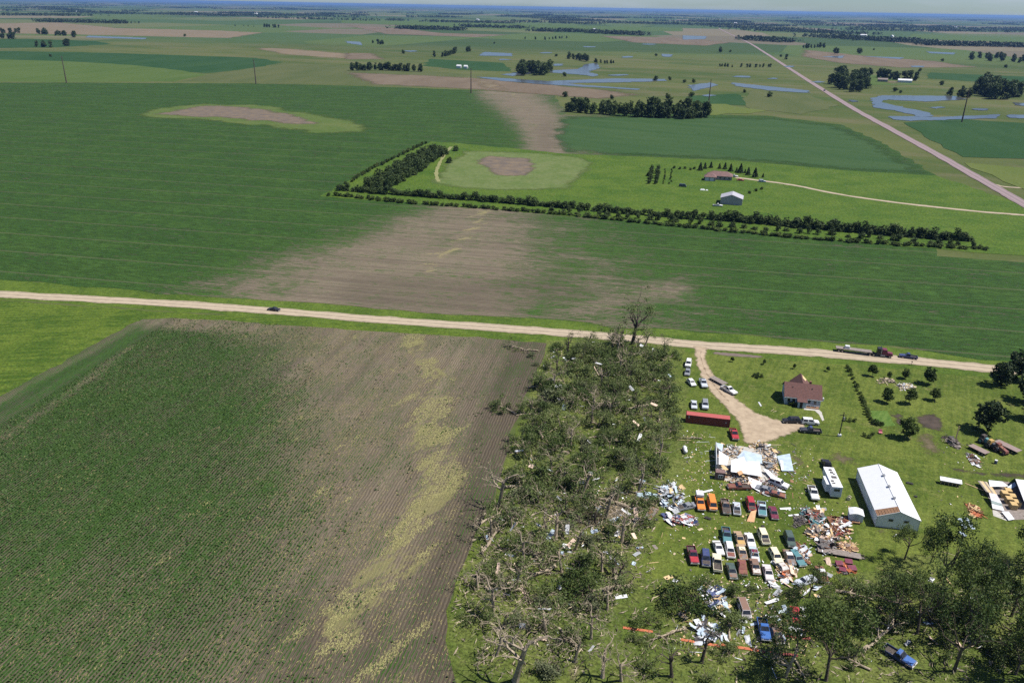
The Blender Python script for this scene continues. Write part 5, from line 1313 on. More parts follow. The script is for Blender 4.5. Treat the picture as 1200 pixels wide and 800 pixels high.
def win(parent, x0, x1, z0, z1, face, at, frame=None, name='window', glass=None):
    """face: 'x+','x-','y+','y-' wall at coordinate at"""
    def bx(m, a0, a1, b0, b1, d0, d1):
        s = 1 if face[1] == '+' else -1
        p, q = sorted((at + s * d0, at + s * d1))
        if face[0] == 'x': m.box(p, q, a0, a1, b0, b1)
        else: m.box(a0, a1, p, q, b0, b1)
    fr = MB(); bx(fr, x0 - .1, x1 + .1, z0 - .1, z1 + .1, .004, .05); o = fr.build(name, frame or white_sheet, parent)
    g_ = MB(); bx(g_, x0, x1, z0, z1, .052, .06); g_.build('pane', glass or M['glass'], o)
    return o

# white metal barn
bl, fl, fr_ = P(1004.7, 548.6, 3), P(1028, 604.9, 3), P(1079.5, 610, 3)
ctr = (bl + fr_) / 2; ang = math.atan2((bl - fl).x, (bl - fl).y); Lb = (bl - fl).length; Wb = (fr_ - fl).length
barn = thing('metal_barn', 'long white metal barn with a torn strip of brown roof decking', 'barn', (ctr.x, ctr.y, 0), -ang)
barn_wall = corr_mat('barn_siding', (0.74, 0.77, 0.80), 0, .3); barn_wally = corr_mat('barn_side_siding', (0.72, 0.75, 0.79), 1, .3)
barn_roof = corr_mat('barn_roofing', (0.64, 0.65, 0.67), 1, .9, .45, .5, .12)
_, rs = gable(barn, Wb - .4, Lb - .4, 3.0, 1.75, barn_wally, barn_roof, .2, .08)
w2 = (Wb - .4) / 2
m = MB(); k = 1.75 / w2; y0, y1 = -(Lb - .4) / 2 - .1, -(Lb - .4) / 2 + 2.0
m.plate([(-.03, y0, 4.75 + .115), (-.03, y1, 4.75 + .115), (-w2 - .15, y1 + .3, 3.0 - .15 * k + .115), (-w2 - .15, y0, 3.0 - .15 * k + .115)], .03); dk = m.build('bare_decking', wood_brown, barn); dk['label'] = 'bare brown roof decking where metal is torn off'
for t in np.linspace(.1, .9, 7):
    m = MB(); x = -w2 * t; m.box(x - .05, x + .05, y0 + .02, y1 - .05, 4.75 - k * w2 * t + .135, 4.75 - k * w2 * t + .18); m.build('purlin', wood_brown, barn)
m = MB(); m.tube([(0, -Lb / 2, 4.86), (0, Lb / 2, 4.86)], .09, 6); m.build('ridge_cap', white_sheet, barn)
for x in (-1.6, 1.8): win(barn, x - .5, x + .5, 1.9, 2.5, 'y-', -(Lb - .4) / 2)
m = MB(); m.box(-2.2, 2.2, (Lb - .4) / 2 + .004, (Lb - .4) / 2 + .06, 0, 2.7); m.build('sliding_door', barn_wall, barn)
m = MB(); m.box(-w2 - .05, w2 + .05, -(Lb - .4) / 2 - .05, (Lb - .4) / 2 + .05, -.1, .22); m.build('footing', M['path'], barn)

for s_ in (-1, 1):
    m = MB(); m.box(s_ * (w2 + .22) - .06, s_ * (w2 + .22) + .06, -Lb / 2, Lb / 2, 2.78, 2.92); m.build('gutter', M['chrome'], barn)
    for yy in (-1, 1): m = MB(); m.box(s_ * (w2 + .01) - .07, s_ * (w2 + .01) + .07, yy * ((Lb - .4) / 2 + .01) - .07, yy * ((Lb - .4) / 2 + .01) + .07, 0, 2.75); m.build('corner_trim', white_sheet, barn)
for yy in (-5, 0, 5): m = MB(); m.box(-.3, .3, yy - .4, yy + .4, 4.9, 5.2); m.build('ridge_vent', M['chrome'], barn, .04)
m = MB(); m.box(w2 + .004, w2 + .06, 3.0, 4.0, .05, 2.1); m.build('side_door', barn_wall, barn)
# shipping container
cn = thing('shipping_container', 'dark red corrugated shipping container on the lawn', 'container', P(829, 498) + Vector((0, 1.2, 0)), R(-1.5))
cr = corr_mat('container_red_shaded', (0.205, 0.040, 0.040), 0, .28, .5, .9, .3); ctop = corr_mat('container_red_lit', (0.36, 0.085, 0.075), 0, .28, .55, .4, .3)  # one red: shade on the sides and sunlight on top put into the colour
m = MB(); m.box(-6.1, 6.1, -1.22, 1.22, .12, 2.55); m.build('body', cr, cn)
m = MB(); m.box(-6.08, 6.08, -1.2, 1.2, 2.554, 2.60); m.build('roof', ctop, cn)
for x in (-6.1, 6.1):
    for y in (-1.22, 1.22): m = MB(); m.box(x - .08, x + .08, y - .08, y + .08, 0, 2.64); m.build('corner_post', cr, cn)
for z in (.14, 2.56): m = MB(); m.box(-6.02, 6.02, -1.29, -1.225, z - .08, z + .08); m.build('rail', cr, cn)
for s in (-1, 1):
    m = MB(); m.box(-6.19, -6.105, s * .6 - .55, s * .6 + .55, .2, 2.45); d = m.build('door', cr, cn)
    for yy in (-.2, .2): q = MB(); q.tube([(-6.22, s * .6 + yy, .25), (-6.22, s * .6 + yy, 2.4)], .03, 5); q.build('locking_bar', M['chrome'], d)
m = MB(); m.box(-5.45, -5.25, -1.25, -1.222, 1.6, 2.3); m.build('marking', white_sheet, cn)
m = MB(); m.box(4.9, 5.2, -1.25, -1.222, 1.3, 1.6); m.build('marking', white_sheet, cn)

# farmhouse by the yard
siding = corr_mat('pale_blue_clapboard', (0.42, 0.49, 0.55), 2, .2, .8, .6, .2)
shing = pm('red_brown_shingles', (0.130, 0.066, 0.058), (0.085, 0.045, 0.040), 2.2, .95, bump=.4, detail=7)
hc = (P(921, 473.5) + P(959.5, 477)) / 2
house = thing('farm_house', 'blue grey house with a red brown shingle roof and small porch', 'house', (hc.x, hc.y + 4.1, 0), R(-2))
hw, hl = 10.2, 8.2
sub = MB()
a, b_ = hw / 2, hl / 2; ev, ri = 2.8, 2.7
sub.add([(-a, -b_, 0), (a, -b_, 0), (a, b_, 0), (-a, b_, 0), (-a, -b_, ev), (a, -b_, ev), (a, b_, ev), (-a, b_, ev), (-a, 0, ev + ri), (a, 0, ev + ri)], [(0, 1, 5, 4), (1, 2, 6, 9, 5), (2, 3, 7, 6), (3, 0, 4, 8, 7)])
sub.build('wall', siding, house)
kk = ri / b_; ov = .4
for s in (-1, 1):
    m = MB(); pts = [(-a - ov, 0, ev + ri + .07), (-a - ov, s * (b_ + ov), ev - ov * kk + .07), (a + ov, s * (b_ + ov), ev - ov * kk + .07), (a + ov, 0, ev + ri + .07)]
    m.plate(pts if s < 0 else pts[::-1], .12); m.build('roof_slope', shing, house)
m = MB(); m.add([(-2.6, b_, 0), (2.6, b_, 0), (2.6, b_ + 3.2, 0), (-2.6, b_ + 3.2, 0), (-2.6, b_ - 3, ev), (2.6, b_ - 3, ev), (2.6, b_ + 3.2, ev), (-2.6, b_ + 3.2, ev), (0, b_ - 3, ev + ri - .1), (0, b_ + 3.2, ev + ri - .1)], [(1, 2, 6, 5), (2, 3, 7, 9, 6), (3, 0, 4, 7)]); m.build('rear_wing', siding, house)
for s in (-1, 1):
    m = MB(); pts = [(0, b_ - 3.8, ev + ri + .02), (s * 2.95, b_ - .6, ev - .2), (s * 2.95, b_ + 3.5, ev - .2), (0, b_ + 3.5, ev + ri + .02)]
    m.plate(pts if s > 0 else pts[::-1], .11); r_ = m.build('wing_roof_slope', shing, house)
m = MB(); m.plate([(.4, b_ + .6, ev + ri - .22), (1.3, b_ + .4, ev + ri - 1.1), (1.9, b_ + 2.9, ev + ri - 1.66), (.5, b_ + 3.2, ev + ri - .32)], .05)
pt = m.build('bare_sheathing', wood_new, house); pt['label'] = 'bare yellow sheathing where shingles are gone'
for x in (-4.0, -2.6, 1.9, 3.6): win(house, x - .4, x + .4, 1.0, 2.1, 'y-', -b_)
for y in (-1.6, 1.2): win(house, y - .4, y + .4, 1.0, 2.1, 'x-', -a); win(house, y - .4, y + .4, 1.0, 2.1, 'x+', a)
m = MB(); m.box(-1.5, .9, -b_ - 1.7, -b_ - .004, 0, 2.1); po = m.build('porch', siding, house)
m = MB(); m.plate([(-1.75, -b_ - 2.0, 2.05), (1.15, -b_ - 2.0, 2.05), (1.15, -b_ - .01, 2.75), (-1.75, -b_ - .01, 2.75)], .1); m.build('porch_roof', shing, house)
m = MB(); m.box(-.9, -.1, -b_ - 1.76, -b_ - 1.703, .1, 1.95); dr = m.build('door', pm('dark_door', (.05, .035, .03)), house); q = MB(); q.cyl((-.2, -b_ - 1.8, 1.0), (0, 1, 0), .04, .08, 8); q.build('handle', M['chrome'], dr)
m = MB(); m.box(1.0, 4.8, -b_ - 1.5, -b_ - .01, 0, .25); dkk = m.build('deck', wood_brown, house)
for x in (1.05, 2.3, 3.5, 4.7): m = MB(); m.box(x - .05, x + .05, -b_ - 1.5, -b_ - 1.4, .254, 1.05); m.build('railing_post', white_sheet, house)
m = MB(); m.box(1.0, 4.75, -b_ - 1.49, -b_ - 1.41, 1.054, 1.13); m.build('handrail', white_sheet, house)
m = MB(); m.box(1.9, 2.5, .6, 1.2, ev + ri - .4, ev + ri + .6); m.build('chimney', pm('chimney_brick', (.2, .09, .07)), house)
for sx in (-1, 1):
    for sy in (-1, 1): m = MB(); m.box(sx * a - .09, sx * a + .09, sy * b_ - .09, sy * b_ + .09, 0, ev - .15); m.build('corner_board', white_sheet, house)
m = MB(); m.box(-a - .4, a + .4, -b_ - .52, -b_ - .41, ev - .42, ev - .28); m.build('gutter', white_sheet, house)
for x in (-3, 2.6): m = MB(); m.cyl((x, -1.6, ev + ri - .75), (0, 0, 1), .12, .6, 8); m.build('roof_vent', dark_stuff, house)
sat = thing('air_conditioner', 'white boxed unit standing at the east wall of the house', 'appliance', (hc.x + 6.4, hc.y + 5.0, 0)); m = MB(); m.box(-.5, .5, -.45, .45, 0, .95); m.build('casing', white_sheet, sat, .05); m = MB(); m.cyl((0, 0, .97), (0, 0, 1), .35, .06, 14); m.build('fan_grille', M['engine'], sat)

# small white storage shed beside the barn
sh = thing('storage_shed', 'small white shed with a curved roof beside the scrap heaps', 'shed', P(1003, 612.5) + Vector((0, 1.4, 0)), R(-4))
m = MB(); m.box(-1.5, 1.5, -1.3, 1.3, .3, 2.1); m.build('wall', pm('shed_wall', (.60, .64, .70), (.5, .55, .6), .9, .6), sh)
m = MB()
ar = [(-1.65 + 3.3 * t, 2.1 + .45 * math.sin(math.pi * t)) for t in np.linspace(0, 1, 9)]
for (x0, z0), (x1, z1) in zip(ar[:-1], ar[1:]): m.add([(x0, -1.45, z0), (x1, -1.45, z1), (x1, 1.45, z1), (x0, 1.45, z0)], [(0, 1, 2, 3)])
m.add([(x, -1.4, z) for x, z in ar], [tuple(range(9))]); m.build('roof', white_sheet, sh)
m = MB(); m.box(-.9, .9, -2.0, -1.305, .02, .5); m.build('ramp', wood_brown, sh, .03)
m = MB(); m.box(-.5, .5, -1.36, -1.303, .35, 1.95); m.build('door', pm('shed_door', (.45, .5, .56)), sh)

# long low white-roofed coop
cp = thing('poultry_coop', 'long low coop with a white roof and yellow legs on the east lawn', 'coop', P(1114, 569) + Vector((0, .6, 0)), R(-9))
m = MB(); m.box(-2.3, 2.3, -.5, .5, .45, 1.1); m.build('wall', pm('coop_wire', (.16, .14, .12)), cp)
m = MB(); m.plate([(-2.5, -.75, 1.12), (2.5, -.75, 1.12), (2.5, .7, 1.5), (-2.5, .7, 1.5)], .05); m.build('roof', white_sheet, cp)
for x in np.linspace(-2.2, 2.2, 6): m = MB(); m.box(x - .06, x + .06, -.56, -.504, 0, 1.05); m.build('leg', wood_new, cp)

# far farmstead house and shed
fh = thing('farmhouse', 'low farmhouse with a brown hipped roof among small spruces', 'house', P(842, 211), R(-4))
brick = pm('tan_brick', (.30, .27, .26), (.24, .21, .2), .8); rb = pm('brown_roof', (.17, .105, .095), (.13, .08, .075), .8, .95)
def hip(par, x0, x1, y0, y1, ev, ri, ov=.5):
    m = MB(); m.box(x0, x1, y0, y1, 0, ev); m.build('wall', brick, par)
    c = (y0 + y1) / 2; d = (y1 - y0) / 2
    X0, X1, Y0, Y1 = x0 - ov, x1 + ov, y0 - ov, y1 + ov
    m = MB(); m.add([(X0, Y0, ev), (X1, Y0, ev), (X1, Y1, ev), (X0, Y1, ev), (x0 + d * .8, c, ev + ri), (x1 - d * .8, c, ev + ri)], [(0, 1, 5, 4), (1, 2, 5), (2, 3, 4, 5), (3, 0, 4), (3, 2, 1, 0)]); m.build('roof', rb, par)
hip(fh, -8, 9, 0, 9.5, 2.8, 2.6); hip(fh, -9.5, -2, -6, 1.5, 2.8, 2.4)
for x in (-7.8, -4.6): m = MB(); m.box(x - 1.3, x + 1.3, -6.06, -6.004, .05, 2.3); m.build('garage_door', white_sheet, fh)
for x in (1, 4, 7): win(fh, x - .7, x + .7, 1, 2.1, 'y-', 0)
fs = thing('machine_shed', 'grey metal machine shed behind the windbreak', 'shed', P(857, 238), R(-6))
gable(fs, 13, 11, 4.0, 2.2, corr_mat('grey_siding', (.36, .34, .345), 0, .3), corr_mat('grey_roofing', (.36, .35, .38), 1, .4), .3)
m = MB(); m.box(-2.2, 2.2, 5.504, 5.56, 0, 3.4); m.build('sliding_door', white_sheet, fs)
m = MB(); m.box(-6.556, -6.504, -2, 2, 0, 3.2); m.build('sliding_door', dark_stuff, fs)
tr = thing('tarp_heap', 'white tarps heaped on the farmhouse lawn', 'tarp', P(824, 223)); m = MB(); m.hexa((-2.2, 1.2, -1, 1), (-1.6, .8, -.5, .6), 0, .8); m.build('tarp', white_sheet, tr, .2); m = MB(); m.hexa((1.4, 3.2, -1, .6), (1.8, 2.9, -.6, .2), 0, .6); m.build('folded_tarp', white_sheet, tr, .15)
for i, (x, y, L_, W_, lb) in enumerate([(1060, 97, 22, 9, 'long white farm building beyond the highway'), (1034, 96, 16, 8, 'low tan roofed farm building beyond the highway'), (538, 80, 9, 5, 'white damaged farm building at the scoured stream'), (546, 80.5, 7, 5, 'small white roofed building by the transmission pole')]):
    o = thing('farm_building', lb, 'building', P(x, y), R(80))
    gable(o, W_, L_, 4.0, 2.2, white_sheet if i != 1 else brick, white_sheet if i != 1 else wood_grey, .3)
    m = MB(); m.box(-1.5, 1.5, -L_ / 2 - .06, -L_ / 2 - .004, 0, 3); m.build('door', dark_stuff, o)
rr2 = random.Random(4)
for (x, y) in [(862, 28), (866, 29), (880, 30), (697, 36), (720, 38), (1012, 43), (1045, 44), (300, 17), (270, 18), (90, 14), (230, 15), (560, 24), (980, 30), (1120, 33)]:
    o = thing('distant_farmstead', 'tiny pale farm building in the distant haze', 'building', P(x, y), rr2.uniform(0, 3), 'distant farm buildings')
    gable(o, 14, 30, 7, 4, white_sheet, white_sheet, .5)

# ------------------------------------------------------------------ poles
rustpole = pm('weathering_steel', (0.085, 0.060, 0.045), (0.06, 0.045, 0.036), .5, .8)
for i, (x, y, top) in enumerate([(78, 97.5, 66), (300, 98.5, 69), (552, 109.5, 80), (830, 125, 93), (1127, 143.5, 105)]):
    p = P(x, y)
    lo, hi = 5.0, 70.0
    for _ in range(30):
        md = (lo + hi) / 2
        if to_px((p.x, p.y, md))[1] > top: lo = md
        else: hi = md
    h = min(max(lo, 26), 42)
    o = thing('transmission_pole', 'tall brown steel transmission pole standing at the far field edge', 'utility pole', p, R(-4), 'transmission line poles')
    m = MB(); m.tube([(0, 0, 0), (0, 0, h * .5), (0, 0, h)], [.85, .62, .38], 10); m.build('shaft', rustpole, o)
    for z, l in ((h - 1.5, 1.9), (h - 6, 2.3), (h - 10.5, 1.9)):
        for s in (-1, 1):
            m = MB(); m.tube([(0, 0, z), (0, s * l, z + .5)], [.2, .08], 6); a_ = m.build('arm', rustpole, o)
            q = MB(); q.tube([(0, s * l, z + .45), (0, s * l, z - 1.4)], .07, 6); q.build('insulator', M['engine'], a_)
up = thing('utility_pole', 'wooden yard pole with a transformer standing on the lawn', 'utility pole', P(983.3, 511))
m = MB(); m.tube([(0, 0, 0), (.1, 0, 7.6)], [.17, .12], 8); m.build('shaft', M['darkwood'], up)
m = MB(); m.box(-.9, .9, -.06, .06, 6.6, 6.75); m.build('crossarm', M['darkwood'], up)
m = MB(); m.cyl((.35, 0, 5.6), (0, 0, 1), .25, .9, 12); m.build('transformer', M['chrome'], up)
m = MB(); m.box(-.4, .5, -.4, .3, 0, .7); m.build('meter_box', white_sheet, up, .05)
mbx = thing('mailbox', 'mailbox on a short post beside the gravel road', 'mailbox', P(1068, 427.5)); m = MB(); m.tube([(0, 0, 0), (0, 0, 1.1)], .06, 6); m.build('post', M['darkwood'], mbx); m = MB(); m.box(-.15, .15, -.3, .3, 1.1, 1.4); m.build('box', M['engine'], mbx, .06)
tk = thing('propane_tank', 'white horizontal propane tank beside the broken trees', 'tank', P(802.5, 529), R(8)); m = MB(); m.tube([(0, -1.6, .75), (0, -1.45, .75), (0, -1.1, .75), (0, 1.1, .75), (0, 1.45, .75), (0, 1.6, .75)], [.1, .38, .52, .52, .38, .1], 14); m.build('shell', white_sheet, tk)
for y in (-.9, .9): m = MB(); m.box(-.4, .4, y - .1, y + .1, 0, .4); m.build('saddle', M['path'], tk)

# ------------------------------------------------------------------ wreckage
rngD = random.Random(77)
def bent_sheet(name, w, l, mat, seed, nx=4, ny=5, amp=.35):
    r = random.Random(seed); v = []; f = []
    a1, a2 = r.uniform(-1, 1), r.uniform(-1, 1)
    for j in range(ny):
        for i in range(nx):
            x, y = (i / (nx - 1) - .5) * w, (j / (ny - 1) - .5) * l
            v.append((x + r.gauss(0, w * .03), y + r.gauss(0, l * .02), .12 + abs(amp * (a1 * x * x / w + a2 * y * y / l * .5)) + r.uniform(0, .12)))
    for j in range(ny - 1):
        for i in range(nx - 1): a = j * nx + i; f.append((a, a + 1, a + nx + 1, a + nx))
    me = bpy.data.meshes.new(name); me.from_pydata(v, [], f); me.materials.append(mat)
    bm = bmesh.new(); bm.from_mesh(me); bmesh.ops.solidify(bm, geom=list(bm.faces), thickness=.02); bm.to_mesh(me); bm.free(); me.update(); return me
SHT = [bent_sheet('scrap_sheet', w_, l_, white_sheet, 30 + i) for i, (w_, l_) in enumerate([(1.0, 2.6), (.8, 3.4), (1.5, 2.0), (.6, 1.6), (1.2, 3.0)])]
def board_mesh(L, W_=.14, T=.05): m = MB(); m.box(-W_ / 2, W_ / 2, -L / 2, L / 2, 0, T); return m.mesh('board', wood_new)
BD = [board_mesh(L) for L in (1.6, 2.4, 3.2, 4.2)] + [board_mesh(L, .08, .05) for L in (1.0, 1.8, 2.8, 3.6)] + [board_mesh(2.4, .3), board_mesh(1.2, 1.0, .03), board_mesh(2.2, 1.2, .03)]
SM = [white_sheet, white_sheet, blue_sheet, pm('grey_scrap', (.32, .33, .34), (.22, .23, .24), 1.5, .6), insul]
WM = [wood_new, wood_new, wood_brown, wood_grey, pm('pale_splinters', (.5, .42, .29), (.38, .31, .2), 3, .9)]
def loose(name, me, mat, px, py, rz, s, label, cat, group, tilt=0.0, z=0.02):
    o = mo(name, me, None, mat); o.location = P(px, py, 0) + Vector((0, 0, z)); o.rotation_euler = (rngD.gauss(0, tilt), rngD.gauss(0, tilt), rz); o.scale = (s, s, s)
    return tag(o, label, cat, group)
for x, y in scatter(north, 44, 3, rngD) + scatter(south, 34, 3, rngD):
    o = mo('scrap_sheet', rngD.choice(SHT), None, rngD.choice(SM)); o.location = (x, y, rngD.uniform(.4, 2.8) if y > 130 else rngD.uniform(.1, .8)); o.rotation_euler = (rngD.gauss(0, .45), rngD.gauss(0, .45), turn()); s_ = rngD.uniform(.45, 1.0); o.scale = (s_, s_, s_)
    tag(o, 'torn pale scrap sheet caught among the shelterbelt wreckage', 'scrap', 'pale scraps in the shelterbelt')
for (x, y) in [(556 + 140 * rngD.random(), 600 + 180 * rngD.random()) for _ in range(0)]: pass
for (x0, y0, x1, y1, n) in [(690, 575, 745, 625, 14), (700, 640, 750, 700, 6), (590, 600, 680, 700, 14)]:
    for _ in range(n): loose('scrap_sheet', rngD.choice(SHT), rngD.choice(SM), rngD.uniform(x0, x1), rngD.uniform(y0, y1), turn(), rngD.uniform(.4, .9), 'torn pale scrap sheet lying on the open shelterbelt floor', 'scrap', 'pale scraps on the shelterbelt floor', .15)
for (x0, y0, x1, y1, n, lb, gr) in [(770, 610, 850, 690, 16, 'loose splintered board on the grass around the stored car rows', 'boards round the car rows'), (905, 540, 960, 600, 12, 'loose board on the grass east of the collapsed building', 'boards east of the collapsed building'),
                                    (800, 505, 836, 580, 14, 'loose board on the grass west of the collapsed building', 'boards west of the collapsed building'), (770, 690, 960, 790, 30, 'loose board in the rough grass of the south grove', 'boards in the south grove'),
                                    (1000, 620, 1120, 700, 12, 'loose board in the grass south of the barn', 'boards south of the barn'), (700, 620, 770, 690, 12, 'loose board on the grass east of the shelterbelt', 'boards east of the shelterbelt'), (890, 470, 945, 486, 6, 'loose board on the lawn in front of the house', 'boards before the house')]:
    for _ in range(n): loose('loose_board', rngD.choice(BD), rngD.choice(WM + [white_sheet]), rngD.uniform(x0, x1), rngD.uniform(y0, y1), turn(), rngD.uniform(.6, 1.1), lb, 'board', gr, .03)
for (x0, y0, x1, y1, n, lb, gr) in [(820, 680, 960, 765, 26, 'crumpled pale sheet metal among the southern wrecks', 'sheet metal among the southern wrecks'), (900, 655, 975, 690, 18, 'crumpled sheet metal strewn between the outer wrecks', 'sheet metal between the outer wrecks'), (1000, 690, 1190, 760, 12, 'crumpled sheet metal under the grove trees', 'sheet metal under the grove trees')]:
    for _ in range(n): loose('sheet_metal', rngD.choice(SHT), rngD.choice(SM), rngD.uniform(x0, x1), rngD.uniform(y0, y1), turn(), rngD.uniform(.5, 1.1), lb, 'scrap', gr, .25, .1)

def pile(name, label, cat, poly, n, mats, seed, hmax=1.2, sheets=0.25, rub=260, big=()):
    """a heap: boards and sheets as parts, rubble as stuff"""
    r = random.Random(seed); pts = scatter(poly, n, .25, r)
    cx = sum(p[0] for p in pts) / len(pts); cyy = sum(p[1] for p in pts) / len(pts)
    o = thing(name, label, cat, (cx, cyy, 0))
    rad = max(math.hypot(x - cx, y - cyy) for x, y in pts)
    for x, y in pts + scatter(poly, n // 2, .2, r):
        h = hmax * max(.1, 1 - math.hypot(x - cx, y - cyy) / rad) * r.uniform(.2, 1)
        if r.random() < sheets: q = mo('sheet', r.choice(SHT), o, r.choice(mats)); s_ = r.uniform(.5, 1.0); t_ = .35
        else: q = mo('board', r.choice(BD), o, r.choice(mats)); s_ = r.choice((.35, .5, .7, .9, 1.1)) * r.uniform(.8, 1.1); t_ = .25
        q.location = (x - cx, y - cyy, h + .05); q.rotation_euler = (r.gauss(0, t_), r.gauss(0, t_), r.uniform(0, 6.28)); q.scale = (s_, s_, s_)
    if rub:
        m = MB(); rp = scatter(poly, rub, 0, r, 4)
        for x, y in rp:
            a_ = r.choice((.08, .12, .2, .34)) * r.uniform(.7, 1.2); h = hmax * .8 * max(.02, 1 - math.hypot(x - cx, y - cyy) / rad) * r.random()
            ca, sa = math.cos(r.uniform(0, 6.28)), math.sin(r.uniform(0, 6.28)); mi = r.randrange(len(mats))
            e = [(a_ * ca, a_ * sa), (-a_ * sa * .6, a_ * ca * .6), (-a_ * ca, -a_ * sa), (a_ * sa * .6, -a_ * ca * .6)]
            t1, t2 = r.uniform(.02, .3), r.uniform(.02, .3)
            m.add([(x - cx + p, y - cyy + q_, h) for p, q_ in e] + [(x - cx + p, y - cyy + q_, h + (t1 if i < 2 else t2)) for i, (p, q_) in enumerate(e)], [(0, 1, 2, 3), (7, 6, 5, 4), (0, 4, 5, 1), (1, 5, 6, 2), (2, 6, 7, 3), (3, 7, 4, 0)], mi)
        tag(m.build('rubble', list(mats), o), kind='stuff')
    return o
def cpx(x, y, ox, oy, k): return (ox + x / k, oy + y / k)
# the collapsed building
c4 = lambda x, y: cpx(x, y, 830, 490, 8.0)
o0 = P(*c4(360, 460))
cb = thing('collapsed_building', 'collapsed farm building with white roof sheets over splintered lumber', 'building', o0)
def pl(parent, name, pts, th, mat, label=None):
    m = MB(); m.plate([P(*c4(a, b), 0) * 0 + P(*c4(a, b), z) - o0 for a, b, z in pts], th); q = m.build(name, mat, parent)
    if label: q['label'] = label
    return q
pl(cb, 'floor_slab', [(70, 290, .1), (300, 260, .1), (640, 320, .1), (650, 560, .1), (420, 640, .1), (150, 580, .1), (80, 480, .1)], .15, M['path'])
pl(cb, 'roof_sheet', [(215, 392, 2.0), (335, 357, 2.3), (350, 402, 2.2), (480, 405, 1.9), (505, 545, 1.2), (360, 522, 1.5), (212, 500, 1.6)], .06, white_sheet)
pl(cb, 'roof_sheet', [(270, 362, 1.7), (335, 300, 2.1), (500, 345, 1.7), (505, 425, 1.5), (350, 398, 1.9)], .06, blue_sheet, 'blue grey roof sheet sagging behind the white one')
pl(cb, 'roof_sheet', [(100, 300, 1.9), (195, 365, 1.3), (175, 440, 1.0), (98, 430, 1.6)], .06, white_sheet)
pl(cb, 'roof_sheet', [(370, 545, 1.0), (500, 600, .6), (482, 690, .3), (400, 640, .5)], .05, white_sheet)
pl(cb, 'roof_sheet', [(510, 470, 1.1), (560, 480, 1.0), (640, 560, .5), (600, 575, .5)], .05, white_sheet)
pl(cb, 'roof_sheet', [(645, 352, .25), (765, 330, .3), (800, 492, .22), (690, 492, .35)], .05, blue_sheet, 'blue grey sheet flung onto the grass')
pl(cb, 'roof_sheet', [(670, 390, .42), (700, 395, .42), (705, 480, .4), (685, 485, .4)], .04, white_sheet)
pl(cb, 'plywood_sheet', [(270, 500, 1.8), (310, 485, 1.85), (330, 515, 1.75), (290, 535, 1.7)], .05, ply)
pl(cb, 'plywood_sheet', [(110, 430, 1.2), (150, 440, 1.2), (190, 480, 1.0), (150, 490, 1.0)], .05, wood_new)
pl(cb, 'plywood_sheet', [(590, 275, .6), (640, 300, .6), (660, 325, .5), (610, 315, .5)], .05, wood_new)
# standing west wall and the brown corner room
wA, wB = P(*c4(62, 300)) - o0, P(*c4(70, 500)) - o0
m = MB(); m.plate([wA, wB, wB + Vector((.05, 0, 2.2)), wA + Vector((.05, 0, 2.6))], .16); m.build('west_wall', pm('wall_inner', (.5, .53, .56), (.4, .42, .45), 1), cb)
m = MB(); m.plate([wA + Vector((.2, 0, 2.4)), wA + Vector((2.0, .3, 2.0)), wA + Vector((1.6, -2.4, 1.2)), wA + Vector((.3, -2.2, 2.3))], .06); m.build('roof_sheet', blue_sheet, cb)
cA = P(*c4(62, 572)) - o0
m = MB(); m.box(cA.x, cA.x + 2.4, cA.y, cA.y + 1.8, .02, 2.1); rm_ = m.build('corner_room', shingle, cb)
m = MB(); m.box(cA.x + .7, cA.x + 1.9, cA.y - .07, cA.y - .004, .6, 1.5); wn = m.build('window', white_sheet, cb)
for d_ in (.85, 1.4): m = MB(); m.box(cA.x + d_, cA.x + d_ + .35, cA.y - .1, cA.y - .074, .75, 1.35); m.build('pane', M['glass'], wn)
mats_h = [wood_new, wood_new, wood_brown, white_sheet, insul, pm('grey_scrap', (.32, .33, .34)), dark_stuff]
def heap(parent, poly, n, mats, seed, hmax, org, rub):
    tmp = pile('x', 'a b c d', 'x', poly, n, mats, seed, hmax, .12, rub)
    off = tmp.location - org
    for ch in list(tmp.children): ch.parent = parent; ch.location = ch.location + off
    bpy.data.objects.remove(tmp)
heap(cb, [c4(80, 290), c4(200, 250), c4(330, 290), c4(280, 370), c4(210, 390), c4(110, 420)], 34, mats_h, 1, 1.5, o0, 220)
heap(cb, [c4(390, 270), c4(470, 210), c4(640, 300), c4(660, 340), c4(600, 350), c4(500, 340)], 44, mats_h, 2, 1.2, o0, 260)
heap(cb, [c4(505, 350), c4(620, 350), c4(655, 480), c4(640, 540), c4(520, 460)], 50, mats_h, 3, 1.3, o0, 300)
heap(cb, [c4(140, 480), c4(300, 520), c4(500, 560), c4(480, 620), c4(380, 640), c4(200, 600), c4(150, 540)], 56, mats_h, 4, 1.2, o0, 320)
heap(cb, [c4(480, 600), c4(560, 560), c4(680, 640), c4(680, 710), c4(500, 710)], 34, [dark_stuff, redm, M['rust'], white_sheet, wood_grey], 5, .9, o0, 200)
m = MB(); bxp = P(*c4(495, 290)) - o0; m.box(bxp.x - .7, bxp.x + .8, bxp.y - .6, bxp.y + .7, .1, 1.5); m.build('appliance', dark_stuff, cb, .06)
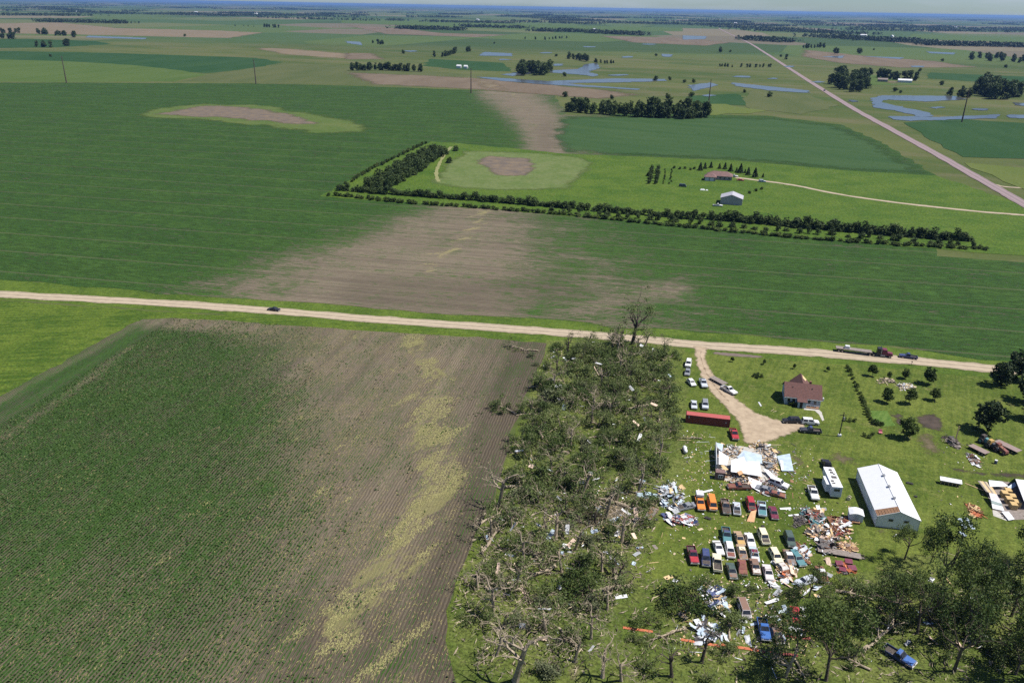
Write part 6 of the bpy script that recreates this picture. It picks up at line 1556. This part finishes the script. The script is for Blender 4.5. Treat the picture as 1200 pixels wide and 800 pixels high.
# plywood on the red vehicle and a white plank
m = MB(); a_ = P(880.5, 609); m.plate([P(875, 610.5, .1), P(884, 611.5, .1), P(886.5, 597, 1.15), P(880, 599, 1.15)], .03); tag(m.build('plywood_sheet', ply), 'orange brown plywood sheet leaning on the red vehicle', 'plywood')
for (x0, y0, x1, y1, wd, mt, lb) in [(817, 578, 835, 574, .5, white_sheet, 'long white plank lying behind the orange pickup'), (914, 596, 927, 595.5, .55, white_sheet, 'long white trim board on the grass east of the plum sedan'), (889, 471, 892, 476, .4, white_sheet, 'white strip of siding on the lawn before the house'),
                                     (924, 604, 936, 603, .4, white_sheet, 'white pipe section lying west of the scrap machinery'), (721, 700, 735, 698, .8, white_sheet, 'white panel on the grass beside the dark bare tree'), (730, 735, 765, 740, .5, orangem, 'orange red beam lying in the southern grass'),
                                     (798, 749, 845, 757, .5, orangem, 'orange beam running along the southern fence line'), (845, 755, 890, 762, .55, orangem, 'long orange beam beside the blue old pickup'), (893, 763, 935, 768, .5, redm, 'red and orange beam ending at the red wreck'), (920, 745, 950, 748, .5, redm, 'red metal strip beside pale wreckage'),
                                     (1124, 607, 1131, 619, .9, blue_sheet, 'pale blue metal strip lying on the east lawn'), (1132, 606.5, 1141, 620, .7, blue_sheet, 'narrow pale blue metal strip beside the wider one'), (1124, 623, 1132, 628, .7, blue_sheet, 'short pale blue metal strip on the east lawn'),
                                     (1134, 534, 1141, 545, .8, white_sheet, 'white plank leaning by the scrapped farm implement'), (1131, 566, 1153, 575, .15, wood_new, 'long pale pole on the grass by the wrecked shed')]:
    A, B = P(x0, y0, .08), P(x1, y1, .08); d = (B - A).normalized(); s_ = Vector((-d.y, d.x, 0)) * wd / 2
    m = MB(); m.plate([A - s_, B - s_, B + s_ + Vector((0, 0, .15)), A + s_ + Vector((0, 0, .1))], .06); tag(m.build('loose_plank', mt), lb, 'plank')
m = MB(); lean = P(1119, 515); m.plate([lean, lean + Vector((.35, 0, 0)), lean + Vector((.5, .3, 4.2)), lean + Vector((.2, .3, 4.2))], .1); tag(m.build('upright_plank', wood_new), 'yellow plank sticking upright from scrap by the garden', 'plank')

for (x, y) in [(869, 649), (883.5, 652), (869.5, 667), (884.5, 666), (899.5, 673), (866, 633), (863, 598)]:
    loose('loose_board', rngD.choice(BD[:6]), rngD.choice(WM), x, y, turn(), rngD.uniform(.6, .9), 'splintered board lying across the roof of a stored sedan', 'board', 'boards on stored sedans', .04, 1.5)
# scrap heaps
sm = [dark_stuff, M['rust'], wood_grey, redm, wood_new, white_sheet, pm('grey_scrap', (.32, .33, .34)), C['teal'], insul]
c25 = lambda x, y: cpx(x, y, 925, 590, 8.0)
pile('scrap_heap', 'heap of rusty machinery parts and boards west of the white shed', 'scrap heap', [c25(190, 70), c25(300, 60), c25(320, 150), c25(320, 230), c25(200, 230), c25(170, 130)], 46, sm, 11, 1.4)
pile('scrap_heap', 'heap of red brown scrap and dark barrels beside the white shed', 'scrap heap', [c25(390, 120), c25(540, 120), c25(580, 290), c25(460, 310), c25(330, 220)], 56, [M['rust'], M['rust'], insul, dark_stuff, redm, white_sheet, wood_new], 12, 1.3)
pile('scrap_heap', 'spread of pale lumber and scrap on a fallen wall', 'scrap heap', [c25(170, 240), c25(330, 230), c25(470, 300), c25(590, 320), c25(560, 340), c25(250, 340), c25(170, 320)], 46, [wood_new, ply, wood_grey, insul, white_sheet, dark_stuff], 13, .7)
pile('scrap_heap', 'heap of grey machinery and boards along the old trailer', 'scrap heap', [c25(250, 340), c25(420, 350), c25(440, 450), c25(310, 480), c25(270, 420)], 50, [dark_stuff, wood_grey, dark_stuff, M['rust'], white_sheet], 14, 1.2)
pile('scrap_heap', 'pink and tan boards heaped beside the old trailer', 'scrap heap', [c25(440, 370), c25(600, 370), c25(610, 450), c25(460, 450)], 30, [insul, ply, wood_new, wood_brown], 15, .8)
pile('scrap_heap', 'dark scattered implement parts on grass west of the heaps', 'scrap heap', [c25(40, 120), c25(150, 100), c25(150, 200), c25(40, 230)], 24, [dark_stuff, wood_grey, dark_stuff], 16, .6, .1, 120)
pile('scrap_heap', 'teal and dark parts heaped at the north tip of the scrap', 'scrap heap', [c25(100, 40), c25(180, 60), c25(200, 110), c25(110, 110)], 18, [C['teal'], dark_stuff, white_sheet], 17, .9, .3, 80)
flatbed(983, 649.5, 95, 9.0, 2.0, 'long old wooden trailer lying along the scrap heaps', wood_grey, z=.6)
for (x, y, s_, lb) in [(983, 662, 1.0, 'maroon roofed crate leaning at the north of the red cluster'), (994, 660, 1.0, 'maroon roofed crate at the tree side of the red cluster'), (987, 669, 0.9, 'low maroon crate on orange frame in the red cluster'), (998, 668, 1.1, 'maroon panelled crate at the south of the red cluster')]:
    o = thing('livestock_crate', lb, 'crate', P(x, y), R(-8 + 9 * (x % 3))); o.scale = (s_ * .72,) * 3
    m = MB(); m.box(-1.0, 1.0, -.8, .8, .1, .75); m.build('frame', M['engine'], o)
    m = MB(); m.plate([(-1.1, -.9, .8), (1.1, -.9, .8), (1.1, .85, 1.15), (-1.1, .85, 1.15)], .06); m.build('lid', C['maroon'], o)
    for x_ in (-.95, .95): m = MB(); m.box(x_ - .05, x_ + .05, -.86, -.804, 0, .8); m.build('leg', orangem, o)
pile('scrap_heap', 'orange panels and loose boards in front of the red cluster', 'scrap heap', [c25(430, 580), c25(540, 570), c25(640, 640), c25(560, 670), c25(450, 650)], 22, [orangem, orangem, dark_stuff, wood_grey], 18, .5, .2, 80)
pile('scrap_heap', 'white and grey wreckage heap tangled with tree limbs at the shelterbelt', 'scrap heap', [(768, 575), (785, 565), (800, 572), (802, 590), (792, 600), (775, 592)], 60, [white_sheet, white_sheet, pm('grey_scrap', (.32, .33, .34)), blue_sheet, wood_new, dark_stuff], 19, 1.8, .55, 240)
pile('scrap_heap', 'blue and white household debris spread on grass below the wreckage heap', 'scrap heap', [(777, 604), (795, 603), (818, 606), (816, 616), (800, 616), (782, 613)], 50, [white_sheet, C['navy'], blue_sheet, dark_stuff, redm, white_sheet, insul], 20, .7, .35, 260)
pile('scrap_heap', 'white crumpled sheet heap in front of the dark thicket', 'scrap heap', [(820, 692), (845, 688), (850, 702), (855, 716), (835, 718), (825, 705)], 46, [white_sheet, C['navy'], dark_stuff, wood_new, blue_sheet], 21, 1.2, .5, 160)
pile('scrap_heap', 'white sheets crumpled by the orange beams', 'scrap heap', [(808, 738), (820, 732), (845, 738), (852, 748), (835, 752), (815, 755)], 26, [white_sheet, white_sheet, blue_sheet, dark_stuff], 22, .9, .7, 60)
pile('scrap_heap', 'orange and pale wreckage heap beside the cream station wagon', 'scrap heap', [(912, 660), (925, 660), (935, 672), (925, 680), (912, 676)], 34, [orangem, wood_new, white_sheet, insul, wood_brown], 23, .8, .4, 140)
pile('scrap_heap', 'rust and white wreckage heap beneath the leafy tree by the cars', 'scrap heap', [(930, 640), (945, 640), (950, 655), (940, 665), (930, 655)], 34, [white_sheet, insul, wood_brown, blue_sheet, M['rust']], 24, .9, .4, 140)
pile('scrap_heap', 'tan lumber heap on the east lawn', 'lumber pile', [(1131, 591), (1140, 590), (1152, 600), (1150, 607), (1138, 604)], 34, [wood_brown, orangem, wood_new, M['rust']], 25, .5, .05, 140)
pile('log_heap', 'heap of pale cut logs beside the garden trees', 'log pile', [(1028, 444), (1045, 444), (1050, 449), (1030, 450)], 26, [WM[4], M['deadwood'], dark_stuff], 26, .6, 0, 160)
pile('log_heap', 'heap of broken wood on the garden lawn near the leaning tree', 'log pile', [(1052, 450), (1068, 449), (1072, 455), (1055, 458)], 26, [WM[4], M['deadwood'], white_sheet], 27, .6, 0, 160)
pile('scrap_heap', 'dark broken timbers by the upright yellow plank', 'scrap heap', [(1104, 511), (1116, 511), (1126, 520), (1126, 527), (1114, 524)], 30, [dark_stuff, wood_grey, M['darkwood']], 28, .9, .1, 120)
pile('scrap_heap', 'white and rust implement remains on the east lawn', 'scrap heap', [(1132, 531), (1141, 533), (1150, 545), (1146, 549), (1138, 543)], 24, [white_sheet, wood_grey, M['rust'], dark_stuff], 29, .7, .2, 100)
# hauled loads on two vehicles
pile('debris_fringe', 'splinters and insulation strewn round the collapsed building', 'debris', [(832, 520), (930, 520), (945, 560), (925, 585), (860, 585), (832, 565)], 40, mats_h, 31, .05, .1, 160)

# wrecked shed at the east edge
c3 = lambda x, y: cpx(x, y, 1120, 540, 10.0)
o1 = P(*c3(620, 450)); ws_ = thing('wrecked_shed', 'wrecked shed with stripped roof boards and straw coloured bales inside', 'shed', o1)
def pw(name, pts, th, mat):
    m = MB(); m.plate([P(*c3(a, b), z) - o1 for a, b, z in pts], th); return m.build(name, mat, ws_)
pw('floor', [(330, 330, .06), (450, 560, .06), (640, 690, .06), (900, 680, .06), (1000, 300, .06), (500, 230, .06)], .08, wood_grey)
pw('dirt_apron', [(430, 570, .04), (530, 590, .04), (640, 690, .04), (600, 700, .04), (440, 640, .04)], .03, M['path'])
pw('wall_panel', [(388, 370, 1.6), (480, 390, 1.5), (520, 460, 1.3), (405, 430, 1.3)], .08, C['lilac'])
pw('wall_panel', [(405, 430, 1.29), (520, 462, 1.29), (540, 500, 1.1), (415, 460, 1.1)], .08, white_sheet)
pw('wall_panel', [(415, 462, 1.1), (540, 502, 1.1), (550, 530, .8), (420, 495, .8)], .08, pm('green_grey_panel', (.30, .37, .35)))
pw('wall_panel', [(420, 497, .8), (550, 532, .8), (570, 585, .3), (432, 555, .3)], .08, white_sheet)
pw('wall_panel', [(535, 590, .5), (620, 590, .6), (690, 680, .4), (620, 695, .3)], .08, white_sheet)
pw('roof_sheet', [(385, 222, 1.4), (545, 240, 1.5), (620, 295, 1.0), (400, 300, 1.1)], .06, white_sheet)
pw('roof_sheet', [(600, 310, 1.2), (690, 245, 1.9), (710, 290, 1.6), (620, 340, .9)], .06, blue_sheet)
pw('roof_sheet', [(700, 210, 2.8), (1000, 250, 2.8), (1000, 480, 2.5), (800, 470, 2.5)], .08, white_sheet)
for i in range(6): pw('roof_board', [(255 + 22 * i, 230 + 3 * i, .9), (275 + 22 * i, 230 + 3 * i, .9), (375 + 22 * i, 360 + 6 * i, 1.3), (355 + 22 * i, 360 + 6 * i, 1.3)], .05, [wood_grey, WM[4], wood_new][i % 3])
for i in range(3):
    for j in range(2):
        a = P(*c3(560 + 52 * i + 40 * j, 420 + 68 * i - 30 * j)) - o1
        m = MB(); m.box(a.x - .75, a.x + .75, a.y - .85, a.y + .85, .1, 1.5); m.build('bale', pm('straw_bale', (.50, .36, .17), (.40, .27, .12), 2.5, .95, bump=.5), ws_, .1)
m = MB(); m.plate([P(*c3(690, 200), 0) - o1, P(*c3(800, 480), 0) - o1, P(*c3(800, 480), 2.4) - o1, P(*c3(690, 200), 2.6) - o1], .12); m.build('standing_wall', C['dark'], ws_)

# farm wagons and implements by the dark spreading tree
wag = rusty('wagon_boards', (.22, .17, .155), .3)
flatbed(1146.5, 529, 322, 5.0, 2.3, 'low flat farm wagon with a grey brown deck', wag, z=.9, name='farm_wagon')
flatbed(1180, 526, 322, 6.6, 2.4, 'long flat farm wagon with a brown deck beside the red implement', wag, z=1.1, name='farm_wagon')
def implement(px, py, head, body, label, tank):
    o = thing('farm_implement', label, 'implement', P(px, py), -R(head))
    m = MB(); m.hexa((-.7, .7, -.4, 2.0), (-.5, .5, -.3, 1.9), .7, (1.9, 1.4)); m.build('hood', body, o, .08)
    m = MB(); m.hexa((-.8, .8, -1.7, -.42), (-.65, .65, -1.5, -.5), .8, 2.4); m.build('cab', tank, o, .08)
    for s in (-1, 1):
        m = MB(); m.cyl((s * 1.0, -1.0, .8), (1, 0, 0), .8, .45, 16); w_ = m.build('rear_wheel', M['tyre'], o); q = MB(); q.cyl((s * 1.02, -1.0, .8), (1, 0, 0), .4, .5, 10); q.build('rim', body, w_)
        m = MB(); m.cyl((s * .85, 1.4, .45), (1, 0, 0), .45, .3, 14); m.build('front_wheel', M['tyre'], o)
    m = MB(); m.tube([(.35, .9, 1.6), (.35, .9, 2.5)], .05, 6); m.build('exhaust_pipe', M['engine'], o)
implement(1155, 520, 145, C['teal'], 'dark teal tractor parked between the two farm wagons', M['engine'])
implement(1163, 526, 150, C['dark'], 'black tractor with an orange canopy between the wagons', C['gold'])
implement(1172, 530, 150, C['rustred'], 'rusty red tractor beside the long farm wagon', C['rustred'])
br = thing('barrel', 'dark barrel with a white lid standing on the east lawn', 'barrel', P(1166.5, 543)); m = MB(); m.tube([(0, 0, 0), (0, 0, .1), (0, 0, 1.0)], [.35, .38, .36], 12); m.build('drum', C['navy'], br); m = MB(); m.cyl((0, 0, 1.05), (0, 0, 1), .37, .08, 12); m.build('lid', white_sheet, br)
pk = thing('garden_chair', 'pink garden seat beside the small lawn bushes', 'chair', P(1031.5, 508)); m = MB(); m.box(-.5, .5, -.4, .4, .4, .5); m.build('seat', pm('pink_plastic', (.5, .16, .2)), pk, .03); m = MB(); m.hexa((-.5, .5, .35, .42), (-.5, .5, .5, .57), .504, 1.2); m.build('backrest', pm('pink_plastic', (.5, .16, .2)), pk, .03)
for x in (-.42, .42):
    for y in (-.3, .3): m = MB(); m.box(x - .04, x + .04, y - .04, y + .04, 0, .4); m.build('leg', pm('pink_plastic', (.5, .16, .2)), pk)
bl_ = thing('cable_reel', 'round cream reel standing on the grass by the camper', 'reel', P(994, 586)); m = MB(); m.cyl((0, 0, .5), (.5, 1, 0), .5, .12, 16); m.build('flange', C['cream'], bl_); m = MB(); m.cyl((.18, .36, .5), (.5, 1, 0), .3, .6, 14); m.build('drum', M['engine'], bl_); m = MB(); m.cyl((.34, .70, .5), (.5, 1, 0), .5, .1, 16); m.build('flange', C['cream'], bl_)
tirep = MB(); tirep.cyl((0, 0, 0), (0, 0, 1), .38, .24, 12); tirep = tirep.mesh('old_tyre', M['tyre'])
for x, y, s in [(828, 607, 1.3), (831, 608, 1.2), (894, 617, 1.1), (895, 620, 1), (1064, 566, 1.2), (1068, 567, 1.1), (1073, 582, 1), (893.5, 622, 1), (769, 609, 1.2)]:
    o = mo('old_tyre', tirep, None); o.location = P(x, y) + Vector((0, 0, .14)); o.scale = (s,) * 3; tag(o, 'discarded black tyre lying flat on the grass', 'tyre', 'discarded tyres on the grass')

# ------------------------------------------------------------------ litter too small to count
def litter(name, polys, n, mats, wts, seed, lo, hi, zmax, label, aspect=(.05, .16)):
    r = random.Random(seed); m = MB()
    for poly, cnt in zip(polys, n):
        for x, y in scatter(poly, cnt, 0.0, r, 3):
            L_ = r.uniform(lo, hi) * r.choice((.5, .7, 1)); w_ = L_ * r.uniform(*aspect); a = r.uniform(0, 6.28); ca, sa = math.cos(a), math.sin(a)
            z = .03 + zmax * r.random() ** 2.5; dz = r.uniform(-.35, .35) * L_; dz = max(dz, .02 - z)
            e = [(L_ * ca, L_ * sa), (-w_ * sa, w_ * ca), (-L_ * ca, -L_ * sa)]
            mi = r.choices(range(len(mats)), wts)[0]
            m.add([(x + e[0][0] / 2, y + e[0][1] / 2, z + max(dz, 0)), (x + e[1][0], y + e[1][1], z + w_ + .04), (x - e[0][0] / 2, y - e[0][1] / 2, z + max(-dz, 0)), (x - e[1][0], y - e[1][1], z)], [(0, 1, 2, 3)], mi)
    return tag(m.build(name, mats), label, 'litter', kind='stuff')
litter('branch_litter', [north, south, [(740, 680), (930, 690), (1000, 680), (1190, 660), (1200, 800), (700, 800)], [(700, 600), (770, 600), (765, 690), (720, 700)], [(560, 600), (590, 600), (560, 700), (535, 780), (530, 720)]], [4200, 4600, 2400, 400, 400],
       [M['deadwood'], M['darkwood'], WM[4], M['leaf_torn'], white_sheet], [5, 3, 1.0, 1.5, .12], 41, .4, 2.2, 1.3, 'snapped twigs and branches littering the ground under broken trees', (.03, .085))
litter('debris_litter', [[(770, 560), (960, 520), (1000, 600), (970, 690), (830, 690), (770, 640)], [(800, 505), (835, 505), (835, 580), (800, 570)], [(1100, 500), (1200, 560), (1195, 620), (1100, 590)], [(820, 670), (960, 680), (960, 770), (780, 770)], [(700, 570), (760, 570), (745, 630), (690, 630)]], [1100, 260, 120, 900, 600],
       [white_sheet, wood_new, insul, dark_stuff, WM[4]], [2, 3, 2, 1.4, 2], 42, .15, .75, .05, 'small splinters and scraps of building debris strewn over the grass', (.2, .45))
